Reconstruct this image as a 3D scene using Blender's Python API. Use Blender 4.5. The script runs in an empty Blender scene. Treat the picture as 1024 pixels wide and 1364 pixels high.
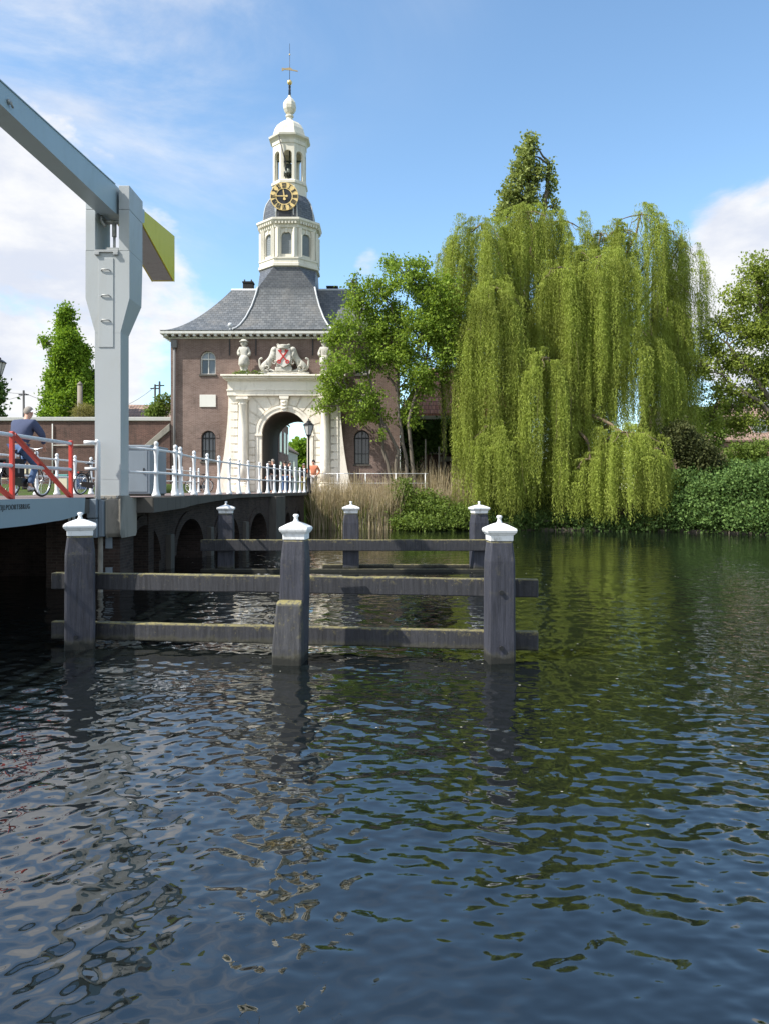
import bpy, bmesh, math, random
import numpy as np
from mathutils import Vector, Matrix
R = math.radians
random.seed(7)
RNG = np.random.default_rng(11)
SC = bpy.context.scene
COL = SC.collection
FPX, CX, HZ, EYE = 1025.0, 512.0, 652.0, 2.2
DECK = 2.03


def P(px, py, Y):
    return Vector(((px - CX) / FPX * Y, Y, EYE + (HZ - py) / FPX * Y))


def PX(px, Y):
    return (px - CX) / FPX * Y


def PZ(py, Y):
    return EYE + (HZ - py) / FPX * Y


# ------------------------------------------------------------------ materials
def mk(name):
    m = bpy.data.materials.new(name)
    m.use_nodes = True
    nt = m.node_tree
    return m, nt, nt.nodes['Principled BSDF']


def nd(nt, t, **kw):
    n = nt.nodes.new(t)
    for k, v in kw.items():
        setattr(n, k, v)
    return n


def pos(nt):
    return nd(nt, 'ShaderNodeNewGeometry').outputs['Position']


def mapping(nt, vec, scale=(1, 1, 1), rot=(0, 0, 0), loc=(0, 0, 0)):
    m = nd(nt, 'ShaderNodeMapping')
    m.inputs['Scale'].default_value = scale
    m.inputs['Rotation'].default_value = rot
    m.inputs['Location'].default_value = loc
    nt.links.new(vec, m.inputs['Vector'])
    return m.outputs[0]


def noise(nt, scale, detail=4, rough=.6, vec=None, dist=0.0):
    n = nd(nt, 'ShaderNodeTexNoise')
    n.inputs['Scale'].default_value = scale
    n.inputs['Detail'].default_value = detail
    n.inputs['Roughness'].default_value = rough
    n.inputs['Distortion'].default_value = dist
    nt.links.new(vec if vec is not None else pos(nt), n.inputs['Vector'])
    return n.outputs['Fac']


def ramp(nt, fac, a, b):
    r = nd(nt, 'ShaderNodeMapRange')
    r.inputs['From Min'].default_value = a
    r.inputs['From Max'].default_value = b
    r.interpolation_type = 'SMOOTHSTEP'
    nt.links.new(fac, r.inputs['Value'])
    return r.outputs[0]


def put(nt, sock, v):
    if isinstance(v, bpy.types.NodeSocket):
        nt.links.new(v, sock)
    elif isinstance(v, (tuple, list)):
        sock.default_value = tuple(v) + ((1,) if len(v) == 3 and sock.type == 'RGBA' else ())
    else:
        sock.default_value = v


def mixc(nt, fac, a, b, mode='MIX'):
    m = nd(nt, 'ShaderNodeMix', data_type='RGBA', blend_type=mode)
    put(nt, m.inputs['Factor'], fac)
    put(nt, m.inputs[6], a)
    put(nt, m.inputs[7], b)
    return m.outputs[2]


def mth(nt, op, a, b=0.0, c=None):
    m = nd(nt, 'ShaderNodeMath', operation=op)
    put(nt, m.inputs[0], a)
    put(nt, m.inputs[1], b)
    if c is not None:
        put(nt, m.inputs[2], c)
    return m.outputs[0]


def bump(nt, b, h, strength=.3, dist=.02):
    n = nd(nt, 'ShaderNodeBump')
    n.inputs['Strength'].default_value = strength
    n.inputs['Distance'].default_value = dist
    nt.links.new(h, n.inputs['Height'])
    nt.links.new(n.outputs[0], b.inputs['Normal'])


def boxuv(nt):
    g = nd(nt, 'ShaderNodeNewGeometry')
    sp = nd(nt, 'ShaderNodeSeparateXYZ'); nt.links.new(g.outputs['Position'], sp.inputs[0])
    sn = nd(nt, 'ShaderNodeSeparateXYZ'); nt.links.new(g.outputs['True Normal'], sn.inputs[0])
    side = mth(nt, 'GREATER_THAN', mth(nt, 'ABSOLUTE', sn.outputs[0]), mth(nt, 'ABSOLUTE', sn.outputs[1]))
    d = mth(nt, 'SUBTRACT', sp.outputs[1], sp.outputs[0])
    u = mth(nt, 'MULTIPLY_ADD', side, d, sp.outputs[0])
    c = nd(nt, 'ShaderNodeCombineXYZ')
    nt.links.new(u, c.inputs[0]); nt.links.new(sp.outputs[2], c.inputs[1])
    return c.outputs[0]


def weathered(name, c, dirt=(.1, .1, .09), amt=.3, var=.14, rough=.6, metal=0.0, bmp=.15, sc=6.0, streak=.35, spec=.5, lo=.48):
    m, nt, b = mk(name)
    big = noise(nt, .9, 5, .65)
    col = mixc(nt, big, tuple(x * (1 - var) for x in c), tuple(min(1, x * (1 + var)) for x in c))
    st = noise(nt, 1.0, 6, .7, mapping(nt, pos(nt), (sc, sc, sc * streak)), .4)
    f = mth(nt, 'MULTIPLY', ramp(nt, st, lo, .78), amt)
    col = mixc(nt, f, col, dirt)
    s3 = noise(nt, 1.0, 5, .75, mapping(nt, pos(nt), (sc * 3.5, sc * 3.5, sc * streak * .35)))
    col = mixc(nt, mth(nt, 'MULTIPLY', ramp(nt, s3, .56, .8), amt * .7), col, dirt)
    put(nt, b.inputs['Base Color'], col)
    r = mth(nt, 'MULTIPLY_ADD', st, .25, rough - .12)
    put(nt, b.inputs['Roughness'], r)
    b.inputs['Metallic'].default_value = metal
    b.inputs['Specular IOR Level'].default_value = spec
    if bmp:
        bump(nt, b, noise(nt, sc * 5, 5, .65), bmp, .01)
    return m


def brick(name, c1, c2, mortar, w=.22, h=.065, dirt=(.05, .045, .04), amt=.5, bmp=.3, ms=.008):
    m, nt, b = mk(name)
    uv = boxuv(nt)
    t = nd(nt, 'ShaderNodeTexBrick')
    t.inputs['Scale'].default_value = 1
    t.inputs['Brick Width'].default_value = w
    t.inputs['Row Height'].default_value = h
    t.inputs['Mortar Size'].default_value = ms
    t.inputs['Mortar Smooth'].default_value = .3
    t.inputs['Bias'].default_value = -.1
    put(nt, t.inputs['Color1'], c1); put(nt, t.inputs['Color2'], c2); put(nt, t.inputs['Mortar'], mortar)
    nt.links.new(uv, t.inputs['Vector'])
    col = t.outputs['Color']
    big = noise(nt, .45, 6, .7)
    col = mixc(nt, ramp(nt, big, .35, .7), mixc(nt, .35, col, tuple(x * .6 for x in c1)), mixc(nt, .25, col, tuple(min(1, x * 1.5) for x in c2)))
    st = noise(nt, 1.0, 6, .75, mapping(nt, pos(nt), (1.8, 1.8, .5)))
    col = mixc(nt, mth(nt, 'MULTIPLY', ramp(nt, st, .5, .75), amt), col, dirt)
    sp_ = noise(nt, 8.5, 3, .7)
    col = mixc(nt, mth(nt, 'MULTIPLY', ramp(nt, sp_, .42, .30), .45), col, tuple(x * .45 for x in c1))
    col = mixc(nt, mth(nt, 'MULTIPLY', ramp(nt, sp_, .60, .74), .35), col, tuple(min(1, x * 1.5) for x in c2))
    wh = noise(nt, 2.6, 5, .8)
    col = mixc(nt, mth(nt, 'MULTIPLY', ramp(nt, wh, .62, .8), .3), col, mortar)
    put(nt, b.inputs['Base Color'], col)
    b.inputs['Roughness'].default_value = .9
    b.inputs['Specular IOR Level'].default_value = .2
    bump(nt, b, mth(nt, 'ADD', t.outputs['Fac'], mth(nt, 'MULTIPLY', noise(nt, 30, 4), -.6)), bmp, -.01)
    return m


def tiled(name, c1, c2, w, h, gap, stain, amt=.5, rough=.6, wave=False):
    m, nt, b = mk(name)
    uv = boxuv(nt)
    t = nd(nt, 'ShaderNodeTexBrick')
    t.inputs['Scale'].default_value = 1
    t.inputs['Brick Width'].default_value = w
    t.inputs['Row Height'].default_value = h
    t.inputs['Mortar Size'].default_value = gap
    t.inputs['Mortar Smooth'].default_value = .6
    put(nt, t.inputs['Color1'], c1); put(nt, t.inputs['Color2'], c2); put(nt, t.inputs['Mortar'], tuple(x * .35 for x in c1))
    nt.links.new(uv, t.inputs['Vector'])
    col = t.outputs['Color']
    st = noise(nt, .8, 7, .75, mapping(nt, pos(nt), (1, 1, .6)))
    col = mixc(nt, mth(nt, 'MULTIPLY', ramp(nt, st, .45, .72), amt), col, stain)
    sp_ = noise(nt, 1.0, 3, .7, mapping(nt, pos(nt), (5, 5, 9)))
    col = mixc(nt, mth(nt, 'MULTIPLY', ramp(nt, sp_, .45, .30), .5), col, tuple(x * .45 for x in c1))
    st2 = noise(nt, 3.0, 5, .7)
    col = mixc(nt, mth(nt, 'MULTIPLY', ramp(nt, st2, .55, .8), .35), col, tuple(x * 1.8 for x in c2))
    put(nt, b.inputs['Base Color'], col)
    b.inputs['Roughness'].default_value = rough
    h_ = mth(nt, 'MULTIPLY', t.outputs['Fac'], -1.0)
    if wave:
        wv = nd(nt, 'ShaderNodeTexWave', wave_type='BANDS', bands_direction='X')
        wv.inputs['Scale'].default_value = 1 / w * .314
        nt.links.new(uv, wv.inputs['Vector'])
        h_ = mth(nt, 'ADD', h_, wv.outputs['Fac'])
    bump(nt, b, h_, .6, .03)
    return m


def leafmat(name, c1, c2, trans=.35, clump=.5, c3=None):
    m, nt, b = mk(name)
    g = nd(nt, 'ShaderNodeNewGeometry')
    col = mixc(nt, g.outputs['Random Per Island'], c1, c2)
    n = noise(nt, clump, 3, .6)
    col = mixc(nt, mth(nt, 'MULTIPLY', ramp(nt, n, .4, .65), .55), col, c3 or tuple(x * .55 for x in c1))
    put(nt, b.inputs['Base Color'], col)
    b.inputs['Roughness'].default_value = .6
    b.inputs['Specular IOR Level'].default_value = .12
    tr = nd(nt, 'ShaderNodeBsdfTranslucent')
    put(nt, tr.inputs['Color'], mixc(nt, .5, col, (c2[0] * 1.4, c2[1] * 1.4, c2[2] * .6)))
    mx = nd(nt, 'ShaderNodeMixShader')
    mx.inputs[0].default_value = trans
    nt.links.new(b.outputs[0], mx.inputs[1]); nt.links.new(tr.outputs[0], mx.inputs[2])
    nt.links.new(mx.outputs[0], nt.nodes['Material Output'].inputs['Surface'])
    return m


def plain(name, c, rough=.5, metal=0.0, bmp=0.0, coat=0.0):
    m, nt, b = mk(name)
    n = noise(nt, 9, 4, .6)
    put(nt, b.inputs['Base Color'], mixc(nt, n, tuple(x * .82 for x in c), tuple(min(1, x * 1.14) for x in c)))
    b.inputs['Roughness'].default_value = rough
    b.inputs['Metallic'].default_value = metal
    b.inputs['Coat Weight'].default_value = coat
    if bmp:
        bump(nt, b, noise(nt, 60, 3), bmp, .01)
    return m


def timber(name, c, lichen):
    m, nt, b = mk(name)
    p = pos(nt)
    g = noise(nt, 1.0, 7, .7, mapping(nt, nd(nt, 'ShaderNodeTexCoord').outputs['Object'], (26, 26, 1.6)), .3)
    col = mixc(nt, ramp(nt, g, .3, .72), tuple(x * .6 for x in c), tuple(x * 1.35 for x in c))
    pt = noise(nt, 2.2, 6, .7)
    col = mixc(nt, mth(nt, 'MULTIPLY', ramp(nt, pt, .54, .74), .4), col, (.10, .10, .105))
    # lichen on upward faces and along upper edges
    ge = nd(nt, 'ShaderNodeNewGeometry')
    sn = nd(nt, 'ShaderNodeSeparateXYZ'); nt.links.new(ge.outputs['Normal'], sn.inputs[0])
    up = ramp(nt, sn.outputs[2], .12, .7)
    ln = noise(nt, 17, 6, .75)
    lf = mth(nt, 'MULTIPLY', up, ramp(nt, ln, .36, .56))
    gz = nd(nt, 'ShaderNodeSeparateXYZ'); nt.links.new(nd(nt, 'ShaderNodeTexCoord').outputs['Generated'], gz.inputs[0])
    edge = mth(nt, 'MULTIPLY', ramp(nt, gz.outputs[2], .55, 1.0), ramp(nt, noise(nt, 11, 6, .8), .52, .66))
    sparse = mth(nt, 'MULTIPLY', ramp(nt, noise(nt, 24, 5, .8), .62, .7), .8)
    f = mth(nt, 'MAXIMUM', lf, mth(nt, 'MULTIPLY', mth(nt, 'MAXIMUM', edge, mth(nt, 'MULTIPLY', sparse, .7)), lichen))
    lc = mixc(nt, noise(nt, 6, 3), (.16, .15, .09), (.30, .25, .07))
    col = mixc(nt, f, col, lc)
    sp = nd(nt, 'ShaderNodeSeparateXYZ'); nt.links.new(p, sp.inputs[0])
    wet = mth(nt, 'MULTIPLY_ADD', noise(nt, 9, 3), .16, .0)
    w = ramp(nt, mth(nt, 'SUBTRACT', sp.outputs[2], wet), .05, -.02)
    alg = mth(nt, 'MULTIPLY', ramp(nt, mth(nt, 'SUBTRACT', sp.outputs[2], wet), .10, .0), .5)
    col = mixc(nt, alg, col, (.09, .085, .045))
    col = mixc(nt, mth(nt, 'MULTIPLY', w, .85), col, (.012, .013, .012))
    put(nt, b.inputs['Base Color'], col)
    put(nt, b.inputs['Roughness'], mth(nt, 'MULTIPLY_ADD', g, .3, .5))
    b.inputs['Specular IOR Level'].default_value = .35
    bump(nt, b, mth(nt, 'ADD', g, mth(nt, 'MULTIPLY', noise(nt, 40, 4), .4)), .5, .012)
    return m


M = {}
M['white_iron'] = weathered('white_painted_iron', (.72, .73, .74), (.30, .27, .22), .35, .06, .4, 0, .05, 9)
M['white_cap'] = weathered('white_painted_cap', (.78, .79, .80), (.20, .185, .14), .75, .05, .55, 0, .2, 9, .5, lo=.46)
M['red_paint'] = weathered('red_painted_steel', (.55, .045, .03), (.25, .03, .02), .4, .1, .4, 0, .05, 7)
M['tower_paint'] = weathered('pale_grey_steel', (.40, .425, .435), (.30, .28, .23), .4, .06, .42, 0, .03, 1.6, .4)
M['beam_paint'] = weathered('blue_grey_steel', (.33, .42, .47), (.25, .30, .32), .25, .05, .4, 0, .03, 1.5)
M['yellow_paint'] = weathered('yellow_green_steel', (.66, .56, .015), (.3, .3, .03), .25, .05, .42, 0, .03, 2)
M['girder_paint'] = weathered('girder_steel', (.27, .33, .37), (.13, .15, .16), .35, .06, .42, 0, .03, 1.6, .3)
M['cabinet_paint'] = weathered('cabinet_grey', (.19, .23, .27), (.13, .15, .16), .3, .05, .5, 0, .03, 2)
M['galv'] = weathered('galvanised_steel', (.35, .36, .36), (.16, .13, .1), .4, .1, .45, .4, .05, 8)
M['letter_black'] = plain('black_lettering', (.03, .03, .035), .5)
M['timber'] = timber('weathered_fender_timber', (.042, .044, .058), .16)
M['mossy_timber'] = timber('mossy_doubling_timber', (.055, .056, .062), .45)
M['beam_timber'] = timber('lichened_beam_timber', (.036, .037, .043), 1.0)
M['brick'] = brick('gate_brick', (.165, .105, .085), (.25, .175, .15), (.32, .285, .26), amt=.45)
M['town_brick'] = brick('old_town_wall_brick', (.085, .045, .038), (.16, .085, .068), (.20, .17, .15), amt=.75)
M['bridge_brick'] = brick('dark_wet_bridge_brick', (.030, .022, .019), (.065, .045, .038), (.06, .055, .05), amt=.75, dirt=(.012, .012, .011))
M['house_brick'] = brick('street_house_brick', (.28, .14, .10), (.38, .22, .17), (.42, .38, .34))
M['stone'] = weathered('cream_portal_stone', (.90, .84, .73), (.34, .29, .21), .5, .08, .8, 0, .2, 2.2, .35, .2)
M['statue_stone'] = weathered('weathered_statue_stone', (.56, .54, .48), (.17, .16, .13), .75, .12, .85, 0, .9, 5, .5, .2, .42)
M['tower_white'] = weathered('cream_painted_timber', (.70, .66, .56), (.34, .30, .23), .5, .06, .6, 0, .08, 2.5, .25, .3)
M['trim_white'] = weathered('off_white_trim', (.62, .62, .58), (.2, .19, .16), .45, .06, .6, 0, .05, 4, .5)
M['plaque'] = weathered('white_plaque', (.72, .71, .66), (.5, .48, .42), .3, .04, .7, 0, .05, 4)
M['slate'] = tiled('roof_slate', (.085, .095, .105), (.15, .16, .17), .26, .16, .012, (.20, .19, .175), .6, .5)
M['slate_dark'] = tiled('tower_slate', (.075, .082, .098), (.12, .13, .145), .24, .14, .012, (.17, .17, .165), .4, .45)
M['red_tile'] = tiled('red_pantile', (.52, .21, .13), (.66, .33, .22), .24, .30, .02, (.20, .12, .09), .4, .75, True)
M['brown_tile'] = tiled('brown_pantile', (.25, .16, .12), (.33, .22, .17), .25, .32, .02, (.14, .11, .09), .5, .8, True)
M['lead'] = weathered('pale_lead_flashing', (.50, .52, .54), (.3, .3, .3), .4, .08, .5, 0, .05, 5)
M['dark_opening'] = plain('dark_interior', (.018, .017, .018), .9)
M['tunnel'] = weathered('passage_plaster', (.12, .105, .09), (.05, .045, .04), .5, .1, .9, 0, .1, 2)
M['louvre'] = weathered('grey_louvre_board', (.20, .225, .24), (.12, .13, .14), .4, .08, .6, 0, .05, 6)
M['gold'] = plain('gilded_metal', (.85, .62, .26), .35, .55)
M['old_gold'] = plain('tarnished_gilding', (.38, .30, .17), .5, .4)
M['clock_black'] = plain('black_clock_enamel', (.02, .021, .024), .4)
M['bronze'] = plain('bell_bronze', (.07, .085, .075), .5, .6)
M['iron'] = plain('black_iron', (.018, .019, .021), .45, .2)
M['shield_white'] = plain('white_shield_paint', (.72, .68, .62), .7)
M['key_red'] = plain('red_key_paint', (.50, .03, .03), .6)
M['concrete'] = weathered('stained_concrete', (.27, .25, .215), (.05, .048, .042), .75, .12, .85, 0, .3, 2.6, .25, .2)
M['pipe'] = weathered('dull_lead_pipe', (.16, .155, .155), (.08, .075, .07), .4, .1, .7, 0, .05, 6)
M['coping'] = weathered('pale_stone_coping', (.46, .46, .44), (.2, .2, .18), .4, .1, .8, 0, .15, 3)
M['dark_concrete'] = weathered('dark_stained_concrete', (.10, .093, .082), (.025, .024, .022), .7, .12, .85, 0, .3, 2.6, .25, .2)
M['road'] = weathered('red_brown_road_brick', (.17, .125, .115), (.1, .09, .085), .4, .1, .9, 0, .15, 5, 1)
M['bark'] = weathered('grey_brown_bark', (.14, .12, .095), (.055, .05, .04), .6, .2, .9, 0, .6, 7, .2, .2)
M['willow_bark'] = weathered('willow_bark', (.17, .13, .085), (.07, .055, .04), .6, .2, .9, 0, .6, 7, .2, .2)
M['reed'] = leafmat('dry_reed', (0.37, 0.305, 0.2), (0.54, 0.46, 0.32), .25, 1.2, (.25, .19, .11))
M['reed_green'] = leafmat('green_reed', (.12, .17, .03), (.2, .26, .06), .3, 1.2)
M['willow_leaf'] = leafmat('willow_leaf', (.235, .295, .045), (.40, .465, .105), .32, .55, (.15, .17, .04))
M['maple_leaf'] = leafmat('fresh_green_leaf', (0.145, 0.235, 0.03), (0.32, 0.43, 0.078), .38, .6)
M['poplar_leaf'] = leafmat('poplar_leaf', (0.19, 0.235, 0.06), (0.35, 0.4, 0.14), .3, .6)
M['column_leaf'] = leafmat('bright_green_leaf', (0.12, 0.22, 0.02), (0.28, 0.42, 0.05), .35, .7)
M['right_leaf'] = leafmat('yellow_green_leaf', (0.18, 0.235, 0.04), (0.34, 0.41, 0.09), .38, .6)
M['ivy_leaf'] = leafmat('ivy_leaf', (0.045, 0.095, 0.025), (0.18, 0.28, 0.08), .2, .7)
M['bramble_leaf'] = leafmat('bramble_leaf', (0.09, 0.14, 0.025), (0.22, 0.3, 0.07), .3, 1.0)
M['brown_leaf'] = leafmat('brown_leaf', (0.055, 0.07, 0.025), (0.12, 0.13, 0.05), .2, 1.0)
M['dark_leaf'] = leafmat('dark_green_leaf', (0.04, 0.08, 0.02), (0.11, 0.175, 0.05), .25, .6)
M['lime_leaf'] = leafmat('lime_green_leaf', (.13, .24, .02), (.25, .38, .05), .4, .6)
M['dry_leaf'] = leafmat('dry_grass_tuft', (.2, .19, .06), (.33, .3, .12), .3, 1.0)
M['skin'] = plain('skin', (.50, .28, .20), .55)
M['hair_grey'] = plain('grey_hair', (.27, .24, .21), .8, bmp=.6)
M['hair_dark'] = plain('dark_hair', (.022, .018, .015), .7, bmp=.5)
M['navy'] = plain('navy_blue_sweater', (.05, .065, .125), .9, bmp=.3)
M['jeans'] = plain('blue_denim', (.06, .11, .22), .9, bmp=.3)
M['black_cloth'] = plain('black_cloth', (.014, .014, .017), .9, bmp=.3)
M['orange_cloth'] = plain('orange_cloth', (.62, .22, .12), .9, bmp=.3)
M['pale_cloth'] = plain('pale_grey_cloth', (.52, .52, .54), .9, bmp=.3)
M['olive_cloth'] = plain('olive_cloth', (.22, .20, .07), .9, bmp=.3)
M['grey_cloth'] = plain('grey_cloth', (.2, .2, .21), .9, bmp=.3)
M['white_shoe'] = plain('white_shoe', (.62, .62, .63), .7)
M['tyre'] = plain('rubber_tyre', (.016, .016, .017), .7)
M['chrome'] = plain('bicycle_alloy', (.62, .62, .63), .3, .8)
M['bike_black'] = plain('black_bicycle_paint', (.012, .012, .014), .3, 0, 0, .4)
M['cream_paint'] = weathered('cream_render', (.55, .50, .42), (.3, .26, .2), .4, .08, .85, 0, .1, 2)
M['wood_post'] = weathered('grey_wood_post', (.24, .21, .17), (.1, .09, .07), .5, .15, .85, 0, .3, 6, .2)
M['box_white'] = weathered('pale_crate', (.66, .60, .45), (.4, .36, .28), .3, .06, .7, 0, .05, 5)
M['box_blue'] = plain('blue_box', (.03, .07, .16), .6)
M['teal'] = plain('teal_lid', (.12, .34, .33), .5)
M['lamp_glass'] = plain('frosted_lamp_glass', (.50, .50, .48), .2)


def glass_dark(name, tint, rough=.06):
    m, nt, b = mk(name)
    put(nt, b.inputs['Base Color'], mixc(nt, noise(nt, 1.5, 3), tuple(x * .6 for x in tint), tint))
    b.inputs['Roughness'].default_value = rough
    b.inputs['IOR'].default_value = 1.5
    b.inputs['Specular IOR Level'].default_value = .8
    return m


M['pane'] = glass_dark('window_glass', (.05, .06, .07))
M['pane_mid'] = glass_dark('blue_grey_window_glass', (.14, .16, .18), .08)  # lighter blue-grey base tint for some panes
M['pane_light'] = glass_dark('pale_grey_window_glass', (.32, .34, .36), .1)  # palest grey base tint, for lunettes and dormer panes


def ground_mat():
    m, nt, b = mk('ground_soil_and_grass')
    n = noise(nt, .7, 6, .7)
    g = mixc(nt, noise(nt, 12, 5, .7), (.035, .06, .014), (.10, .14, .035))
    col = mixc(nt, ramp(nt, n, .5, .64), g, (.09, .075, .05))
    put(nt, b.inputs['Base Color'], col)
    b.inputs['Roughness'].default_value = .95
    b.inputs['Specular IOR Level'].default_value = .1
    bump(nt, b, noise(nt, 25, 5, .7), .8, .05)
    return m


def water_mat():
    m, nt, b = mk('canal_water')
    n = noise(nt, .25, 3, .5)
    put(nt, b.inputs['Base Color'], mixc(nt, n, (.003, .005, .005), (.005, .007, .007)))
    b.inputs['Roughness'].default_value = .012
    b.inputs['IOR'].default_value = 2.0
    b.inputs['Specular IOR Level'].default_value = .5
    a = noise(nt, 1.0, 1, .45, mapping(nt, pos(nt), (3.2, 4.6, 3), (0, 0, R(12))), .3)
    c = noise(nt, 1.0, 1, .4, mapping(nt, pos(nt), (6, 10, 3), (0, 0, R(-18))))
    h = mth(nt, 'ADD', mth(nt, 'MULTIPLY', a, 1.0), mth(nt, 'MULTIPLY', c, .42))
    patch = ramp(nt, noise(nt, .16, 3, .5), .38, .62)
    h = mth(nt, 'MULTIPLY', h, mth(nt, 'MULTIPLY_ADD', patch, .8, .35))
    bump(nt, b, h, .5, .03)
    return m


M['ground'] = ground_mat()
M['water'] = water_mat()


# ------------------------------------------------------------------ mesh building
class MB:
    def __init__(s):
        s.v, s.f, s.sm = [], [], []

    def add(s, vs, fs, smooth=False):
        o = len(s.v)
        s.v += [tuple(v) for v in vs]
        s.f += [tuple(i + o for i in f) for f in fs]
        s.sm += [smooth] * len(fs)
        return s

    def quad(s, a, b, c, d):
        return s.add([a, b, c, d], [(0, 1, 2, 3)])

    def box(s, x0, x1, y0, y1, z0, z1):
        return s.add([(x0, y0, z0), (x1, y0, z0), (x1, y1, z0), (x0, y1, z0), (x0, y0, z1), (x1, y0, z1), (x1, y1, z1), (x0, y1, z1)],
                     [(0, 3, 2, 1), (4, 5, 6, 7), (0, 1, 5, 4), (1, 2, 6, 5), (2, 3, 7, 6), (3, 0, 4, 7)])

    def hexa(s, b, t):
        return s.add(list(b) + list(t), [(0, 3, 2, 1), (4, 5, 6, 7), (0, 1, 5, 4), (1, 2, 6, 5), (2, 3, 7, 6), (3, 0, 4, 7)])

    def prism(s, poly, y0, y1, axis='y'):
        n = len(poly)
        if axis == 'y':
            a = [(p[0], y0, p[1]) for p in poly]; b = [(p[0], y1, p[1]) for p in poly]
        elif axis == 'x':
            a = [(y0, p[0], p[1]) for p in poly]; b = [(y1, p[0], p[1]) for p in poly]
        else:
            a = [(p[0], p[1], y0) for p in poly]; b = [(p[0], p[1], y1) for p in poly]
        return s.add(a + b, [tuple(range(n)), tuple(range(2 * n - 1, n - 1, -1))] + [(i, (i + 1) % n, n + (i + 1) % n, n + i) for i in range(n)])

    def tube(s, pts, r, n=8, cap=True, smooth=True):
        pts = [Vector(p) for p in pts]
        rs = r if isinstance(r, (list, tuple)) else [r] * len(pts)
        vs, prev = [], None
        for i, p in enumerate(pts):
            t = (pts[min(i + 1, len(pts) - 1)] - pts[max(i - 1, 0)])
            t = t.normalized() if t.length > 1e-9 else Vector((0, 0, 1))
            a = prev if prev is not None else (Vector((1, 0, 0)) if abs(t.x) < .9 else Vector((0, 1, 0)))
            a = (a - t * a.dot(t))
            a = a.normalized() if a.length > 1e-6 else t.orthogonal().normalized()
            prev = a
            b = t.cross(a)
            for k in range(n):
                th = 2 * math.pi * k / n
                vs.append(p + (a * math.cos(th) + b * math.sin(th)) * rs[i])
        fs = []
        for i in range(len(pts) - 1):
            for k in range(n):
                k2 = (k + 1) % n
                fs.append((i * n + k, i * n + k2, (i + 1) * n + k2, (i + 1) * n + k))
        s.add(vs, fs, smooth)
        if cap:
            s.add([], [])
            o = len(s.v) - len(vs)
            s.f.append(tuple(o + k for k in range(n - 1, -1, -1))); s.sm.append(False)
            s.f.append(tuple(o + (len(pts) - 1) * n + k for k in range(n))); s.sm.append(False)
        return s

    def lathe(s, prof, n=16, c=(0, 0), off=0.0, smooth=True, sy=1.0):
        vs, fs = [], []
        for r, z in prof:
            for k in range(n):
                th = 2 * math.pi * (k + off) / n
                vs.append((c[0] + r * math.cos(th), c[1] + r * sy * math.sin(th), z))
        m = len(prof)
        for i in range(m - 1):
            for k in range(n):
                k2 = (k + 1) % n
                fs.append((i * n + k, i * n + k2, (i + 1) * n + k2, (i + 1) * n + k))
        s.add(vs, fs, smooth)
        o = len(s.v) - len(vs)
        s.f.append(tuple(o + k for k in range(n - 1, -1, -1))); s.sm.append(False)
        s.f.append(tuple(o + (m - 1) * n + k for k in range(n))); s.sm.append(False)
        return s

    def ball(s, c, r, n=14, m=8, sz=1.0):
        pr = [(max(1e-4, r * math.sin(math.pi * i / m)), c[2] - r * sz * math.cos(math.pi * i / m)) for i in range(m + 1)]
        return s.lathe(pr, n, (c[0], c[1]))

    def torus(s, c, r, rr, n=28, m=8, axis='x'):
        vs, fs = [], []
        for i in range(n):
            a = 2 * math.pi * i / n
            for k in range(m):
                b = 2 * math.pi * k / m
                d = r + rr * math.cos(b)
                p = (rr * math.sin(b), d * math.cos(a), d * math.sin(a)) if axis == 'x' else (d * math.cos(a), rr * math.sin(b), d * math.sin(a))
                vs.append((c[0] + p[0], c[1] + p[1], c[2] + p[2]))
        for i in range(n):
            for k in range(m):
                fs.append((i * m + k, ((i + 1) % n) * m + k, ((i + 1) % n) * m + (k + 1) % m, i * m + (k + 1) % m))
        return s.add(vs, fs, True)

    def move(s, mat):
        s.v = [tuple(mat @ Vector(v)) for v in s.v]
        return s

    def build(s, name, mat, parent=None, bevel=0.0, seg=2):
        me = bpy.data.meshes.new(name)
        off = Vector((0, 0, 0))
        if parent is not None:
            off = wloc(parent)
        me.from_pydata([(v[0] - off.x, v[1] - off.y, v[2] - off.z) for v in s.v], [], s.f)
        me.polygons.foreach_set('use_smooth', s.sm)
        me.materials.append(mat)
        me.update()
        o = bpy.data.objects.new(name, me)
        COL.objects.link(o)
        if parent is not None:
            o.parent = parent
        if bevel:
            b = o.modifiers.new('bevel', 'BEVEL')
            b.width = bevel; b.segments = seg; b.limit_method = 'ANGLE'; b.angle_limit = R(35)
        return o


def wloc(o):
    v = Vector((0, 0, 0))
    while o is not None:
        v = v + o.location
        o = o.parent
    return v


def tag(o, label=None, cat=None, group=None, kind=None):
    for k, v in (('label', label), ('category', cat), ('group', group), ('kind', kind)):
        if v:
            o[k] = v
    return o


def thing(name, loc, label, cat, group=None):
    o = bpy.data.objects.new(name, None)
    o.location = loc
    COL.objects.link(o)
    return tag(o, label, cat, group)


def copy_tree(o, parent=None):
    c = o.copy()
    COL.objects.link(c)
    if parent is not None:
        c.parent = parent
    for ch in list(o.children):
        copy_tree(ch, c)
    return c


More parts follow.
